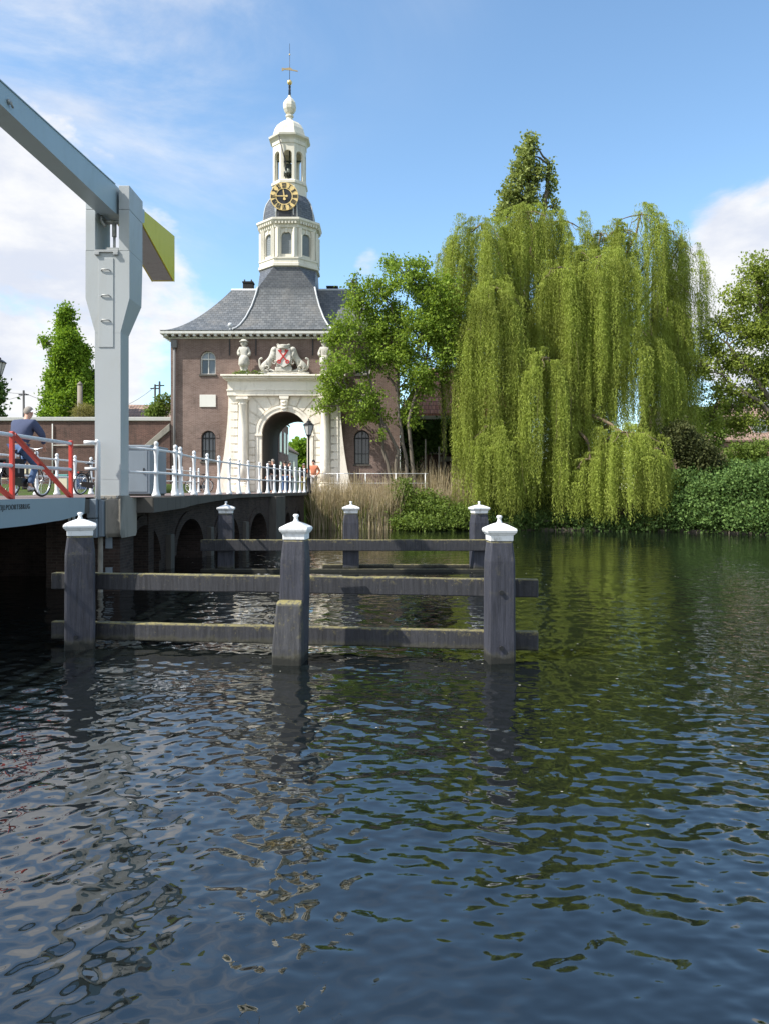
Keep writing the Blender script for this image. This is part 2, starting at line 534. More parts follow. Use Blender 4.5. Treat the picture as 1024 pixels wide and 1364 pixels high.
def npmesh(name, verts, faces, mat, parent=None, smooth=False):
    """verts (N,3), faces (M,4) numpy"""
    me = bpy.data.meshes.new(name)
    v = np.asarray(verts, np.float32)
    if parent is not None:
        w = wloc(parent)
        v = v - np.array([w.x, w.y, w.z], np.float32)
    f = np.asarray(faces, np.int32)
    me.vertices.add(len(v)); me.vertices.foreach_set('co', v.ravel())
    me.loops.add(f.size); me.loops.foreach_set('vertex_index', f.ravel())
    me.polygons.add(len(f))
    me.polygons.foreach_set('loop_start', np.arange(0, f.size, f.shape[1], dtype=np.int32))
    me.polygons.foreach_set('use_smooth', np.full(len(f), smooth))
    me.update(calc_edges=True)
    me.materials.append(mat)
    o = bpy.data.objects.new(name, me)
    COL.objects.link(o)
    if parent is not None:
        o.parent = parent
    return o


def unit(a):
    return a / np.maximum(np.linalg.norm(a, axis=1, keepdims=True), 1e-9)


def leaf_mesh(name, p, d, L, W, mat, parent=None):
    """rhombic leaves at p, along d (N,3), length L (N), width W (N)"""
    n = len(p)
    r = unit(RNG.normal(size=(n, 3)))
    s = unit(np.cross(d, r))
    L = np.broadcast_to(L, (n,))[:, None]; W = np.broadcast_to(W, (n,))[:, None]
    nrm = np.cross(d, s)
    a = p
    b = p + d * L * .45 + s * W * .5 + nrm * L * .05
    c = p + d * L
    e = p + d * L * .45 - s * W * .5 + nrm * L * .05
    v = np.stack([a, b, c, e], 1).reshape(-1, 3)
    return npmesh(name, v, np.arange(4 * n).reshape(-1, 4), mat, parent)


def wall_open(mb, f, s0, s1, z0, z1, ops, t, na=14, back=True, extra=()):
    bp = {s0, s1, *extra}
    for (c, hw, zb, zs, rise) in ops:
        for k in range(na + 1):
            bp.add(c - hw * math.cos(math.pi * k / na))
    bp = sorted(x for x in bp if s0 - 1e-9 <= x <= s1 + 1e-9)
    top = lambda o, s: o[3] + o[4] * math.sqrt(max(0, 1 - ((s - o[0]) / o[1]) ** 2))
    q = lambda s, d, z: (*f(s, d), z)
    for a, b in zip(bp, bp[1:]):
        if b - a < 1e-6:
            continue
        m = (a + b) / 2
        cur = (z0, z0)
        for o in sorted((o for o in ops if abs(m - o[0]) < o[1]), key=lambda o: o[2]):
            if o[2] > z0 + 1e-6:
                for d in ((0, t) if back else (0,)):
                    mb.quad(q(a, d, cur[0]), q(b, d, cur[1]), q(b, d, o[2]), q(a, d, o[2]))
                mb.quad(q(a, 0, o[2]), q(b, 0, o[2]), q(b, t, o[2]), q(a, t, o[2]))
            cur = (top(o, a), top(o, b))
            mb.quad(q(a, 0, cur[0]), q(a, t, cur[0]), q(b, t, cur[1]), q(b, 0, cur[1]))
        for d in ((0, t) if back else (0,)):
            mb.quad(q(a, d, cur[0]), q(b, d, cur[1]), q(b, d, z1), q(a, d, z1))
        mb.quad(q(a, 0, z1), q(b, 0, z1), q(b, t, z1), q(a, t, z1))
    for o in ops:
        for s in (o[0] - o[1], o[0] + o[1]):
            mb.quad(q(s, 0, max(o[2], z0)), q(s, t, max(o[2], z0)), q(s, t, o[3]), q(s, 0, o[3]))
    for s in (s0, s1):
        mb.quad(q(s, 0, z0), q(s, t, z0), q(s, t, z1), q(s, 0, z1))
    return mb


def skin(name, verts, edges, radii, mat, parent, root=0, sub=2):
    me = bpy.data.meshes.new(name)
    me.from_pydata(verts, edges, [])
    o = bpy.data.objects.new(name, me)
    COL.objects.link(o)
    md = o.modifiers.new('skin', 'SKIN')
    md.use_smooth_shade = True
    if not me.skin_vertices:
        me.attributes  # layer is made by the modifier
    d = me.skin_vertices[0].data
    for i, r in enumerate(radii):
        rr = r if isinstance(r, tuple) else (r, r)
        d[i].radius = rr
        d[i].use_root = (i == root)
    sb = o.modifiers.new('sub', 'SUBSURF'); sb.levels = sub; sb.render_levels = sub
    me.materials.append(mat)
    o.parent = parent
    return o


# ------------------------------------------------------------------ camera, light, sky
cam = bpy.data.cameras.new('camera')
co = bpy.data.objects.new('camera', cam)
co.location = (0, 0, EYE)
co.rotation_euler = (R(90), 0, 0)
cam.sensor_fit = 'VERTICAL'
cam.sensor_height = 36
cam.lens = 36 * FPX / 1364
cam.shift_y = -(682 - HZ) / 1364
cam.clip_end = 6000
COL.objects.link(co)
SC.camera = co

SUN_AZ, SUN_EL = 246.0, 47.0    # azimuth clockwise from +Y
sd = Vector((math.sin(R(SUN_AZ)) * math.cos(R(SUN_EL)), math.cos(R(SUN_AZ)) * math.cos(R(SUN_EL)), math.sin(R(SUN_EL))))
sun = bpy.data.lights.new('sun', 'SUN')
sun.energy = 4.8
sun.angle = R(.6)
sun.color = (1.0, .95, .87)
so = bpy.data.objects.new('sun', sun)
so.rotation_euler = (-sd).to_track_quat('-Z', 'Y').to_euler()
so.location = (-30, -30, 60)
COL.objects.link(so)

W = bpy.data.worlds.new('World')
SC.world = W
W.use_nodes = True
wt = W.node_tree
bg = wt.nodes['Background']
sky = nd(wt, 'ShaderNodeTexSky', sky_type='NISHITA')
sky.sun_disc = False
sky.sun_elevation = R(SUN_EL)
sky.sun_rotation = R(SUN_AZ)
sky.air_density = 1.0
sky.dust_density = .15
sky.ozone_density = 1.6
gen = nd(wt, 'ShaderNodeTexCoord').outputs['Generated']


def blob(px, py, r0, r1):
    d = Vector(((px - CX) / FPX, 1, (HZ - py) / FPX)).normalized()
    v = nd(wt, 'ShaderNodeVectorMath', operation='DOT_PRODUCT')
    wt.links.new(gen, v.inputs[0]); v.inputs[1].default_value = d
    return ramp(wt, v.outputs['Value'], math.cos(R(r1)), math.cos(R(r0)))


cn = noise(wt, 5.0, 9, .58, mapping(wt, gen, (1, 1, 1.9), (0, 0, 0), (3.1, 1.7, .4)), .25)
cn2 = noise(wt, 2.4, 8, .62, mapping(wt, gen, (1, 1, 2.6), (0, 0, .5), (7.3, 2.2, 5.1)), .6)
mask = blob(20, 380, 4, 17)
for b_ in (blob(-190, 430, 8, 22), blob(1010, 370, 1.5, 9), mth(wt, 'MULTIPLY', blob(494, 356, .3, 2.0), .40), mth(wt, 'MULTIPLY', blob(575, 356, .3, 2.4), .5), blob(1150, 420, 5, 14)):
    mask = mth(wt, 'MAXIMUM', mask, b_)
cl = ramp(wt, mth(wt, 'MULTIPLY_ADD', mask, .55, cn), .80, .98)
wisp_mask = mth(wt, 'MAXIMUM', blob(90, 20, 3, 19), mth(wt, 'MULTIPLY', blob(250, -330, 6, 24), .25))
wisp = mth(wt, 'MULTIPLY', mth(wt, 'MULTIPLY', wisp_mask, ramp(wt, cn2, .40, .76)), .8)
cloud_f = mth(wt, 'MAXIMUM', cl, wisp)
shade = noise(wt, 6.5, 6, .6, mapping(wt, gen, (1, 1, 2.2), (0, 0, 0), (1.1, 4.7, 2.4)))
ccol = mixc(wt, ramp(wt, shade, .35, .65), (4.3, 4.6, 5.3), (5.7, 5.75, 5.85))
hs = nd(wt, 'ShaderNodeHueSaturation')
hs.inputs['Saturation'].default_value = 1.0
hs.inputs['Value'].default_value = 1.0
wt.links.new(sky.outputs[0], hs.inputs['Color'])
skyc = mixc(wt, 1.0, hs.outputs[0], (1.30, 1.46, 1.46), 'MULTIPLY')
back = nd(wt, 'ShaderNodeVectorMath', operation='DOT_PRODUCT')  # bright clouds added out of view behind the camera as fill light
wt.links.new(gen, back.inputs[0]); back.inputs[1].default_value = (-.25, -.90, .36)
back_fill = mth(wt, 'MULTIPLY', ramp(wt, back.outputs['Value'], .15, .6), ramp(wt, cn2, .3, .6))
skyc = mixc(wt, back_fill, skyc, (6.2, 6.3, 6.5))
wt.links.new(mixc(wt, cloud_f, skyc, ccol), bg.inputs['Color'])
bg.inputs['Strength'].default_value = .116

SC.view_settings.view_transform = 'Standard'
SC.view_settings.look = 'None'
SC.view_settings.exposure = 0.6
SC.view_settings.gamma = 1.0
SC.render.engine = 'CYCLES'
SC.cycles.use_denoising = True
SC.cycles.max_bounces = 7
SC.cycles.diffuse_bounces = 3
SC.cycles.glossy_bounces = 3
SC.cycles.transmission_bounces = 4
SC.cycles.transparent_max_bounces = 8
SC.cycles.sample_clamp_indirect = 6.0

# ------------------------------------------------------------------ ground and water
def bank(x):
    """far shoreline"""
    xs = [-400, -60, -11.2, -11.0, -4.25, -4.0, 0, 8, 15, 19, 45, 400]
    ys = [30, 26, 24.6, 41.2, 41.2, 42.2, 42.3, 42.0, 40.3, 37.2, 28, 20]
    return np.interp(x, xs, ys)


gx = np.unique(np.concatenate([np.linspace(-1500, -70, 12), np.linspace(-70, -14, 57), np.arange(-14, 26, .4), np.linspace(26, 80, 40), np.linspace(80, 1500, 12)]))
gy = np.unique(np.concatenate([np.linspace(-1200, -6, 10), np.linspace(-6, 1.2, 8), [1.4], np.linspace(4, 22, 8), np.arange(22, 52, .35), np.linspace(52, 110, 30), np.linspace(110, 2500, 14)]))
GX, GY = np.meshgrid(gx, gy)
bd = GY - bank(GX)
sl = np.where((GX > -4.1), 1.9, .35)
hgt = np.clip(bd / sl, 0, 1)
land = 1.97 - np.where(GX > -3.6, .25 * np.clip(1 - bd / 4.5, 0, 1), 0)
land = land + np.where(GX < -11.2, .55 * np.clip((GY - 30) / 14, 0, 1), 0)
HG = np.where(GY <= 1.25, .6, -1.6 + hgt * (land + 1.6))
HG = np.where((GX > -3.4) & (bd > 0), HG + .10 * np.sin(GX * 2.1) * np.sin(GY * 1.7 + GX), HG)
HG = np.where((GX > -10.8) & (GX < -4.3) & (GY > 41.4) & (GY < 60), 1.98, HG)
ni, nj = GX.shape
ii = (np.arange(ni - 1)[:, None] * nj + np.arange(nj - 1)[None, :]).ravel()
gf = np.stack([ii, ii + 1, ii + nj + 1, ii + nj], 1)
tag(npmesh('ground', np.stack([GX, GY, HG], -1).reshape(-1, 3), gf, M['ground'], None, True), kind='structure')

rows = [1.2]
while rows[-1] < 46:
    rows.append(rows[-1] + .006 + .0023 * rows[-1] + .00012 * rows[-1] ** 2)
wy = np.array(rows)
wu = np.linspace(-1, 1, 1000)
WU, WY = np.meshgrid(wu, wy)
WX = WU * (.60 * WY + 2.4)
H = np.zeros_like(WX)
wr = np.random.default_rng(5)
for k in range(170):
    lam = .085 * (.95 / .085) ** (wr.random() ** 1.35)
    ang = R(-6) + wr.normal() * R(54)
    kx, ky = math.sin(ang) * 2 * math.pi / lam, math.cos(ang) * 2 * math.pi / lam
    slope = .0160 * (1.0 if lam < .35 else .55)
    a = slope * lam / (2 * math.pi)
    samp = .0023 * WY + .00012 * WY ** 2 + .006
    fade = np.clip(1.6 - 4.2 * samp / lam, 0, 1)
    env = .55 + .45 * np.sin(WX * wr.uniform(-.5, .5) + WY * wr.uniform(-.5, .5) + wr.uniform(0, 6.3))
    H += a * fade * env * np.sin(kx * WX + ky * WY + wr.uniform(0, 6.3))
calm = (.62 + .38 * np.clip((WY - 3.4) / 3.5, 0, 1)) * (1 + .35 * np.clip((-.5 - WX) / 1.5, 0, 1) * np.clip((6 - WY) / 2, 0, 1))
H *= calm * np.clip((1 - np.abs(WU)) / .05, 0, 1)
ni, nj = WX.shape
ii = (np.arange(ni - 1)[:, None] * nj + np.arange(nj - 1)[None, :]).ravel()
wv = np.stack([WX, WY, H], -1).reshape(-1, 3)
wf = np.stack([ii, ii + 1, ii + nj + 1, ii + nj], 1)
e0, e1 = .60 * wy[0] + 2.4, .60 * wy[-1] + 2.4
n0 = len(wv)
ex = np.array([(-300, wy[0], 0), (-e0, wy[0], 0), (-e1, wy[-1], 0), (-300, wy[-1], 0), (e0, wy[0], 0), (300, wy[0], 0), (300, wy[-1], 0), (e1, wy[-1], 0)])
wv = np.concatenate([wv, ex]); wf = np.concatenate([wf, [[n0, n0 + 1, n0 + 2, n0 + 3], [n0 + 4, n0 + 5, n0 + 6, n0 + 7]]])
tag(npmesh('water', wv, wf, M['water'], None, True), kind='structure')
fl = MB()
for k in range(230):
    iy = int(np.searchsorted(wy, 5 + 34 * wr.random() ** 1.2)); iy = min(iy, len(wy) - 2); iu = int(wr.integers(40, 960))
    x_, y_, z_ = WX[iy, iu], WY[iy, iu], H[iy, iu] + .006
    r_ = wr.uniform(.004, .011) * (1 + y_ / 14); a_ = wr.uniform(0, 6.28)
    fl.add([(x_ + r_ * wr.uniform(.6, 1.3) * math.cos(a_ + q), y_ + r_ * wr.uniform(.6, 1.3) * math.sin(a_ + q), z_) for q in (0, 1.2, 2.3, 3.4, 4.6)], [(0, 1, 2, 3, 4)])
tag(fl.build('floating_petals', plain('floating_petal', (.30, .29, .23), .8)), 'tiny pale petals and bits of leaf floating on the canal', 'petals', None, 'stuff')

# road over the bridge and through the gate
rd = MB()
rl = [(-10.35, 17.2), (-10.3, 25), (-10.1, 34), (-9.2, 41), (-8.3, 44.5), (-7.2, 46), (-7.2, 56), (-7.4, 95)]
rr_ = [(-5.45, 17.2), (-5.6, 25), (-5.0, 33), (-4.3, 41), (-4.3, 44.5), (-4.6, 46), (-4.6, 56), (-3.4, 95)]
for i in range(len(rl) - 1):
    rd.quad((*rl[i], DECK), (*rr_[i], DECK), (*rr_[i + 1], DECK), (*rl[i + 1], DECK))
tag(rd.build('road', M['road']), kind='structure')
pv = MB()
pv.quad((-12.5, 41.3, 2.012), (-4.25, 41.3, 2.012), (-4.25, 45.9, 2.012), (-12.5, 45.9, 2.012)); pv.quad((-4.25, 43.9, 2.012), (.5, 44.1, 2.012), (.5, 45.9, 2.012), (-4.25, 45.9, 2.012))
tag(pv.build('pavement', M['road']), kind='structure')
#PART2
# ------------------------------------------------------------------ masonry bridge
def polyf(pts):
    p = np.array(pts, float)
    L = np.concatenate([[0], np.cumsum(np.linalg.norm(np.diff(p, axis=0), axis=1))])

    def f(s, d=0.0):
        x = np.interp(s, L, p[:, 0]); y = np.interp(s, L, p[:, 1])
        e = .6
        dx = np.interp(min(s + e, L[-1]), L, p[:, 0]) - np.interp(max(s - e, 0), L, p[:, 0])
        dy = np.interp(min(s + e, L[-1]), L, p[:, 1]) - np.interp(max(s - e, 0), L, p[:, 1])
        n = math.hypot(dx, dy)
        return (float(x - dy / n * d), float(y + dx / n * d))
    return f, float(L[-1])


bridge = thing('arched_bridge', (-7.5, 29, 0), 'dark stained brick canal bridge with low round arches leading to the gate', 'bridge')
wf_, wl = polyf([(-6.1, 17.3), (-6.05, 22), (-5.85, 26), (-5.5, 29), (-5.0, 33), (-4.3, 41.3)])
arch = [(2.1, 1.35, -1.2, .30, 1.0), (6.3, 1.4, -1.2, .30, 1.0), (10.4, 1.35, -1.2, .28, 1.0), (14.3, 1.2, -1.2, .28, .95), (19.7, .62, -1.2, .5, .6), (22.3, .62, -1.2, .5, .6)]
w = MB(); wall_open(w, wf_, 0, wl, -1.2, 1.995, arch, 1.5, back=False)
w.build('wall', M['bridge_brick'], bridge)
for (c, hw, zb, zs, rise) in arch:
    r = MB()
    n = 14
    for k in range(n):
        a0, a1 = math.pi * k / n, math.pi * (k + 1) / n
        pt = lambda a, g: (c - (hw + g) * math.cos(a), zs + (rise + g) * math.sin(a))
        v = []
        for d in (-.05, .1):
            for a, g in ((a0, .005), (a1, .005), (a1, .26), (a0, .26)):
                s_, z_ = pt(a, g); x_, y_ = wf_(s_, d); v.append((x_, y_, z_))
        r.hexa(v[:4], v[4:])
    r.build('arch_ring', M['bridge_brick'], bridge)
bk = MB()  # backing sheet added to block daylight so the arches stay dark
for i in range(20):
    a, b = wf_(wl * i / 20, 1.51), wf_(wl * (i + 1) / 20, 1.51)
    bk.quad((*a, -1.2), (*b, -1.2), (*b, 1.9), (*a, 1.9))
bk.build('arch_backing', M['bridge_brick'], bridge)
for s0, s1, dd in ((16.1, 17.9, .32), (4.02, 4.38, .16), (8.2, 8.56, .16), (12.3, 12.66, .14)):
    a, b = wf_(s0, -dd), wf_(s1, -dd); a2, b2 = wf_(s0, .05), wf_(s1, .05)
    top = 1.9 if dd > .3 else .95
    by = MB(); by.hexa([(*a, -1.2), (*b, -1.2), (*b2, -1.2), (*a2, -1.2)], [(*a, top), (*b, top), (*b2, top + .02), (*a2, top + .02)])
    by.build('buttress', M['dark_concrete'], bridge, .02)
of_, ol = polyf([(-5.22, 17.45), (-5.16, 19.7), (-5.42, 22.4), (-5.45, 25), (-5.38, 28.5), (-4.88, 33), (-4.12, 41.2)])
sb = MB()
N = 30
for i in range(N):
    s0, s1 = ol * i / N, ol * (i + 1) / N
    A, B = of_(s0), of_(s1)
    C, D = of_(s0, 1.1), of_(s1, 1.1)
    t0 = lambda s: .34 - .22 * min(1, s / 11)
    sb.quad((*A, 2.015), (*B, 2.015), (*D, 2.015), (*C, 2.015))
    sb.quad((*A, 2.015 - t0(s0)), (*B, 2.015 - t0(s1)), (*B, 2.015), (*A, 2.015))
    sb.quad((*A, 2.015 - t0(s0)), (*C, 1.9 - t0(s0) * .2), (*D, 1.9 - t0(s1) * .2), (*B, 2.015 - t0(s1)))
A, C = of_(0), of_(0, 1.1)
sb.quad((*A, 1.675), (*C, 1.675), (*C, 2.015), (*A, 2.015))
sb.build('deck_slab', M['dark_concrete'], bridge)
d2 = MB()
d2.box(-10.7, -6.2, 15.75, 20.1, 1.7, 2.0); d2.box(-10.6, -5.9, 20.1, 41.2, 1.88, 2.0)
d2.build('deck', M['dark_concrete'], bridge)
ab = MB(); ab.box(-11.0, -6.0, 19.6, 20.05, -1.2, 1.69); ab.box(-11.0, -10.6, 15.8, 41.2, -1.2, 1.69)
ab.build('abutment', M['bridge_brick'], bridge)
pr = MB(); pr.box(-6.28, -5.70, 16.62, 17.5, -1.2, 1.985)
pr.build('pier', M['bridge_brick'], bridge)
cb = MB()
prof = [(16.4, 2.0), (16.4, 1.26), (16.47, 1.18), (17.40, 1.18), (17.46, 1.26), (17.46, 2.0)]
cb.prism(prof, -5.93, -5.615, 'x')
cb.build('corbel', M['concrete'], bridge, .02)
bx = MB(); bx.box(-6.26, -6.06, 16.2, 16.6, 1.60, 2.0); bx.box(-6.26, -6.06, 16.22, 16.6, 1.18, 1.585); bx.box(-6.05, -5.95, 16.3, 16.6, 1.2, 1.98)
bx.build('bearing_box', M['cabinet_paint'], bridge, .012)
bp = MB(); bp.tube([(-6.08, 16.5, -1), (-6.08, 16.5, 1.2)], .055, 10)
bp.build('guide_pipe', M['concrete'], bridge)
for a, b in ((.93, 1.33), (.30, .52)):
    bq = MB(); bq.box(-6.0, -5.86, 16.57, 16.61, a, b); bq.build('gauge_plate', M['cabinet_paint'], bridge)
cd = MB()
for dx in (0, .09):
    cd.tube([(-6.44 + dx, 15.72, 1.95), (-6.42 + dx, 15.68, 1.75), (-6.42 + dx, 15.75, 1.3), (-6.42 + dx, 16.3, .9)], .03, 8)
cd.build('cable', M['galv'], bridge)

# railings ------------------------------------------------------
POST = [(.105, 0), (.105, .05), (.085, .08), (.07, .14), (.058, .2), (.05, .34), (.044, .46), (.044, .52), (.062, .53), (.062, .60), (.044, .61), (.042, .8), (.046, .95), (.062, 1.06), (.064, 1.14), (.05, 1.165), (.033, 1.18), (.05, 1.205), (.056, 1.24), (.046, 1.275), (.02, 1.295), (.001, 1.30)]


def railing(root, pts, tops=(1.10, .56), r=.028, extra=None):
    first = None
    for (x, y) in pts:
        if first is None:
            mb = MB(); mb.lathe([(a, b + DECK) for a, b in POST], 12, (x, y))
            first = mb.build('post', M['white_iron'], root)
            fx, fy = x, y
        else:
            o = first.copy(); COL.objects.link(o); o.parent = root
            o.location = first.location + Vector((x - fx, y - fy, 0))
    for z in tops:
        mb = MB(); path = [(x, y, DECK + z) for x, y in ([extra] if extra else []) + list(pts)]
        mb.tube(path, r, 8)
        mb.build('rail', M['white_iron'], root)


npx = [(208.5, 18.0), (234, 19.4), (240.5, 20.3), (259, 22.4), (276.5, 24), (292, 25.6), (306, 27.1), (319, 28.5), (331, 29.9), (346, 31.6), (357, 33), (366, 34.3), (374, 35.5), (380.6, 36.6), (387, 37.6), (393.5, 38.6), (400, 39.6), (406, 40.5)]
near = thing('bridge_railing', (-5.3, 28, DECK), 'white cast iron bridge railing on the near edge, from pale tower to street lamp', 'railing', 'white bridge railings')
railing(near, [(PX(a, b), b) for a, b in npx], extra=(-5.66, 17.1))
far = thing('bridge_railing', (-10.2, 30, DECK), 'white cast iron railing on the far edge of the bridge, behind the cyclist', 'railing', 'white bridge railings')
railing(far, [(-10.2 + .0022 * max(0, i * 1.4 - 8) ** 2, 19.8 + 1.4 * i) for i in range(16)])
qr = thing('quay_railing', (-1.5, 43.2, 1.98), 'thin white railing on the quay behind the dry reeds, right of the lamp', 'railing')
for i, px in enumerate((422, 450, 487, 527, 566)):
    x, y = PX(px, 43.2), 43.2
    mb = MB(); mb.tube([(x, y, 1.9), (x, y, 3.12)], .03, 8); mb.build('post', M['white_iron'], qr)
for z in (3.09, 2.55):
    mb = MB(); mb.tube([(PX(410, 43.2), 43.2, z), (PX(570, 43.2), 43.2, z)], .02, 8); mb.build('rail', M['white_iron'], qr)

# ------------------------------------------------------------------ drawbridge
db = thing('drawbridge', (-5.93, 16.75, DECK), 'pale grey steel drawbridge tower with a horizontal balance beam and a yellow counterweight', 'drawbridge')
t = MB()
lo = [(-6.20, 16.5), (-5.65, 16.5), (-5.65, 17.03), (-6.20, 17.03)]
up = [(-6.40, 16.5), (-5.46, 16.5), (-5.46, 17.32), (-6.40, 17.32)]
up2 = [(-6.40, 16.5), (-5.46, 16.5), (-5.46, 17.40), (-6.40, 17.40)]
ring = lambda p, z: [(a, b, z) for a, b in p]
rings = [ring(lo, 2.0), ring(lo, 5.58), ring(up, 6.30), ring(up2, 7.32)]
for a, b in zip(rings, rings[1:]):
    for k in range(4):
        t.quad(a[k], a[(k + 1) % 4], b[(k + 1) % 4], b[k])
t.quad(*rings[-1]); t.quad(*rings[0])
tower = t.build('tower', M['tower_paint'], db)
for x0, x1 in ((-6.40, -6.19), (-5.69, -5.46)):
    p = MB(); p.box(x0, x1, 16.5, 17.40, 7.324, 8.2); p.box(x0, x1, 16.5, 17.42, 8.206, 8.72)
    p.build('fork_arm', M['tower_paint'], db, .008)
pl = MB(); pl.box(-6.12, -5.80, 16.485, 16.5, 5.25, 7.16)
panel = pl.build('access_panel', M['tower_paint'], db, .004)
for z in (6.88, 6.33, 5.8):
    g = MB(); g.tube([(-6.06, 16.48, z), (-6.03, 16.455, z + .03), (-5.89, 16.455, z + .03), (-5.86, 16.48, z)], .013, 8)
    g.build('rung', M['galv'], panel)
lg = MB(); lg.box(-6.19, -5.69, 16.46, 16.6, 7.28, 7.33); lg.box(-6.19, -6.09, 16.44, 16.5, 7.22, 7.28); lg.box(-5.79, -5.69, 16.44, 16.5, 7.22, 7.28)
lg.build('ledge', M['galv'], db, .004)
hy = MB()
hy.tube([(-5.87, 16.75, 7.33), (-5.87, 16.75, 7.75)], .03, 10); hy.tube([(-5.87, 16.75, 7.70), (-5.87, 16.75, 8.05)], .05, 10)
hy.tube([(-6.12, 16.75, 8.02), (-5.72, 16.75, 8.02)], .05, 10); hy.box(-6.0, -5.74, 16.6, 16.95, 7.33, 7.42)
hy.tube([(-6.13, 16.7, 8.22), (-6.10, 16.62, 8.0), (-6.02, 16.62, 7.88)], .03, 8)
hy.build('hydraulic_rod', M['galv'], db)
bf = MB(); bf.box(-6.225, -5.625, 16.475, 17.055, 2.0, 2.07); bpl = bf.build('base_plate', M['concrete'], db, .01)
for x in (-6.14, -6.0, -5.85, -5.71):
    m = MB(); m.tube([(x, 16.475, 2.035), (x, 16.455, 2.035)], .018, 6); m.build('bolt', M['galv'], bpl)
for z in (2.42, 5.56):
    m = MB(); m.box(-6.2025, -5.6475, 16.4975, 17.0325, z, z + .008); m.build('weld_seam', M['tower_paint'], tower)
bm_ = MB()
S = [(8.6, 7.89, 8.08), (11.5, 7.97, 8.31), (16.43, 8.11, 8.71), (17.5, 8.24, 8.80), (18.46, 8.60, 8.90)]
x0, x1 = -6.13, -5.745
for (ya, a0, a1), (yb, b0, b1) in zip(S, S[1:]):
    bm_.quad((x0, ya, a0), (x1, ya, a0), (x1, yb, b0), (x0, yb, b0)); bm_.quad((x0, ya, a1), (x1, ya, a1), (x1, yb, b1), (x0, yb, b1))
    bm_.quad((x0, ya, a0), (x0, yb, b0), (x0, yb, b1), (x0, ya, a1)); bm_.quad((x1, ya, a0), (x1, yb, b0), (x1, yb, b1), (x1, ya, a1))
for (y, a, b) in (S[0], S[-1]):
    bm_.quad((x0, y, a), (x1, y, a), (x1, y, b), (x0, y, b))
beam = bm_.build('balance_beam', M['beam_paint'], db)
lug = MB(); lug.tube([(-5.745, 11.75, 8.12), (-5.70, 11.75, 8.12)], .04, 12); lug.tube([(-5.70, 11.75, 8.12), (-5.70, 11.82, 8.06)], .018, 8)
lug.build('lifting_lug', M['galv'], beam)
tp = MB(); tp.hexa([(x0 - .015, 8.6, 8.082), (x1 + .015, 8.6, 8.082), (x1 + .015, 11.5, 8.312), (x0 - .015, 11.5, 8.312)], [(x0 - .015, 8.6, 8.1), (x1 + .015, 8.6, 8.1), (x1 + .015, 11.5, 8.33), (x0 - .015, 11.5, 8.33)]); tp.hexa([(x0 - .015, 11.5, 8.312), (x1 + .015, 11.5, 8.312), (x1 + .015, 16.43, 8.712), (x0 - .015, 16.43, 8.712)], [(x0 - .015, 11.5, 8.33), (x1 + .015, 11.5, 8.33), (x1 + .015, 16.43, 8.73), (x0 - .015, 16.43, 8.73)])
tp.build('top_flange', M['beam_paint'], beam)
cw = MB()
cw.prism([(18.40, 8.62), (18.40, 8.905), (21.3, 9.20), (21.3, 7.95)], -6.42, -5.80, 'x')
cwo = cw.build('counterweight', M['yellow_paint'], db, .012)
un = MB(); un.hexa([(-6.38, 18.6, 8.553), (-5.84, 18.6, 8.553), (-5.84, 21.2, 7.958), (-6.38, 21.2, 7.958)], [(-6.38, 18.6, 8.6), (-5.84, 18.6, 8.6), (-5.84, 21.2, 8.0), (-6.38, 21.2, 8.0)])
un.build('underside_plate', M['galv'], cwo)
lf = MB(); lf.box(-10.4, -6.2, 6, 15.55, 1.86, 2.005); lf.build('leaf_deck', M['girder_paint'], db)
for z in range(5):
    c_ = MB(); c_.box(-10.3, -6.25, 6.6 + z * 2, 6.72 + z * 2, 1.62, 1.855); c_.build('cross_girder', M['girder_paint'], db)
gd = MB()
gd.prism([(6, 2.03), (6, 1.57), (13.0, 1.60), (14.4, 1.635), (15.45, 1.72), (15.5, 2.03)], -6.2, -6.02, 'x')
girder = gd.build('side_girder', M['girder_paint'], db, .008)
rs = MB(); rs.quad((-10.3, 6, 2.034), (-6.2, 6, 2.034), (-6.2, 15.6, 2.034), (-10.3, 15.6, 2.034)); rs.quad((-10.3, 15.62, 2.034), (-6.21, 15.62, 2.034), (-6.21, 17.2, 2.034), (-10.3, 17.2, 2.034))
rs.build('road_surface', M['road'], db)
fc = bpy.data.curves.new('bridge_name', 'FONT')
fc.body = 'ZIJLPOORTSBRUG'; fc.size = .118; fc.extrude = .002; fc.space_character = 1.25
fo = bpy.data.objects.new('tmp', fc); COL.objects.link(fo)
dg = bpy.context.evaluated_depsgraph_get()
fm = bpy.data.meshes.new_from_object(fo.evaluated_get(dg))
wdt = max(v.co.x for v in fm.vertices)
bpy.data.objects.remove(fo)
lt = bpy.data.objects.new('bridge_name', fm); COL.objects.link(lt)
fm.materials.clear(); fm.materials.append(M['letter_black'])
lt.parent = girder
lt.matrix_local = Matrix.Translation(Vector((-6.012, 12.0, 1.875)) - wloc(girder)) @ Matrix(((0, 0, 1, 0), (1.06 / wdt, 0, 0, 0), (0, 1, 0, 0), (0, 0, 0, 1)))
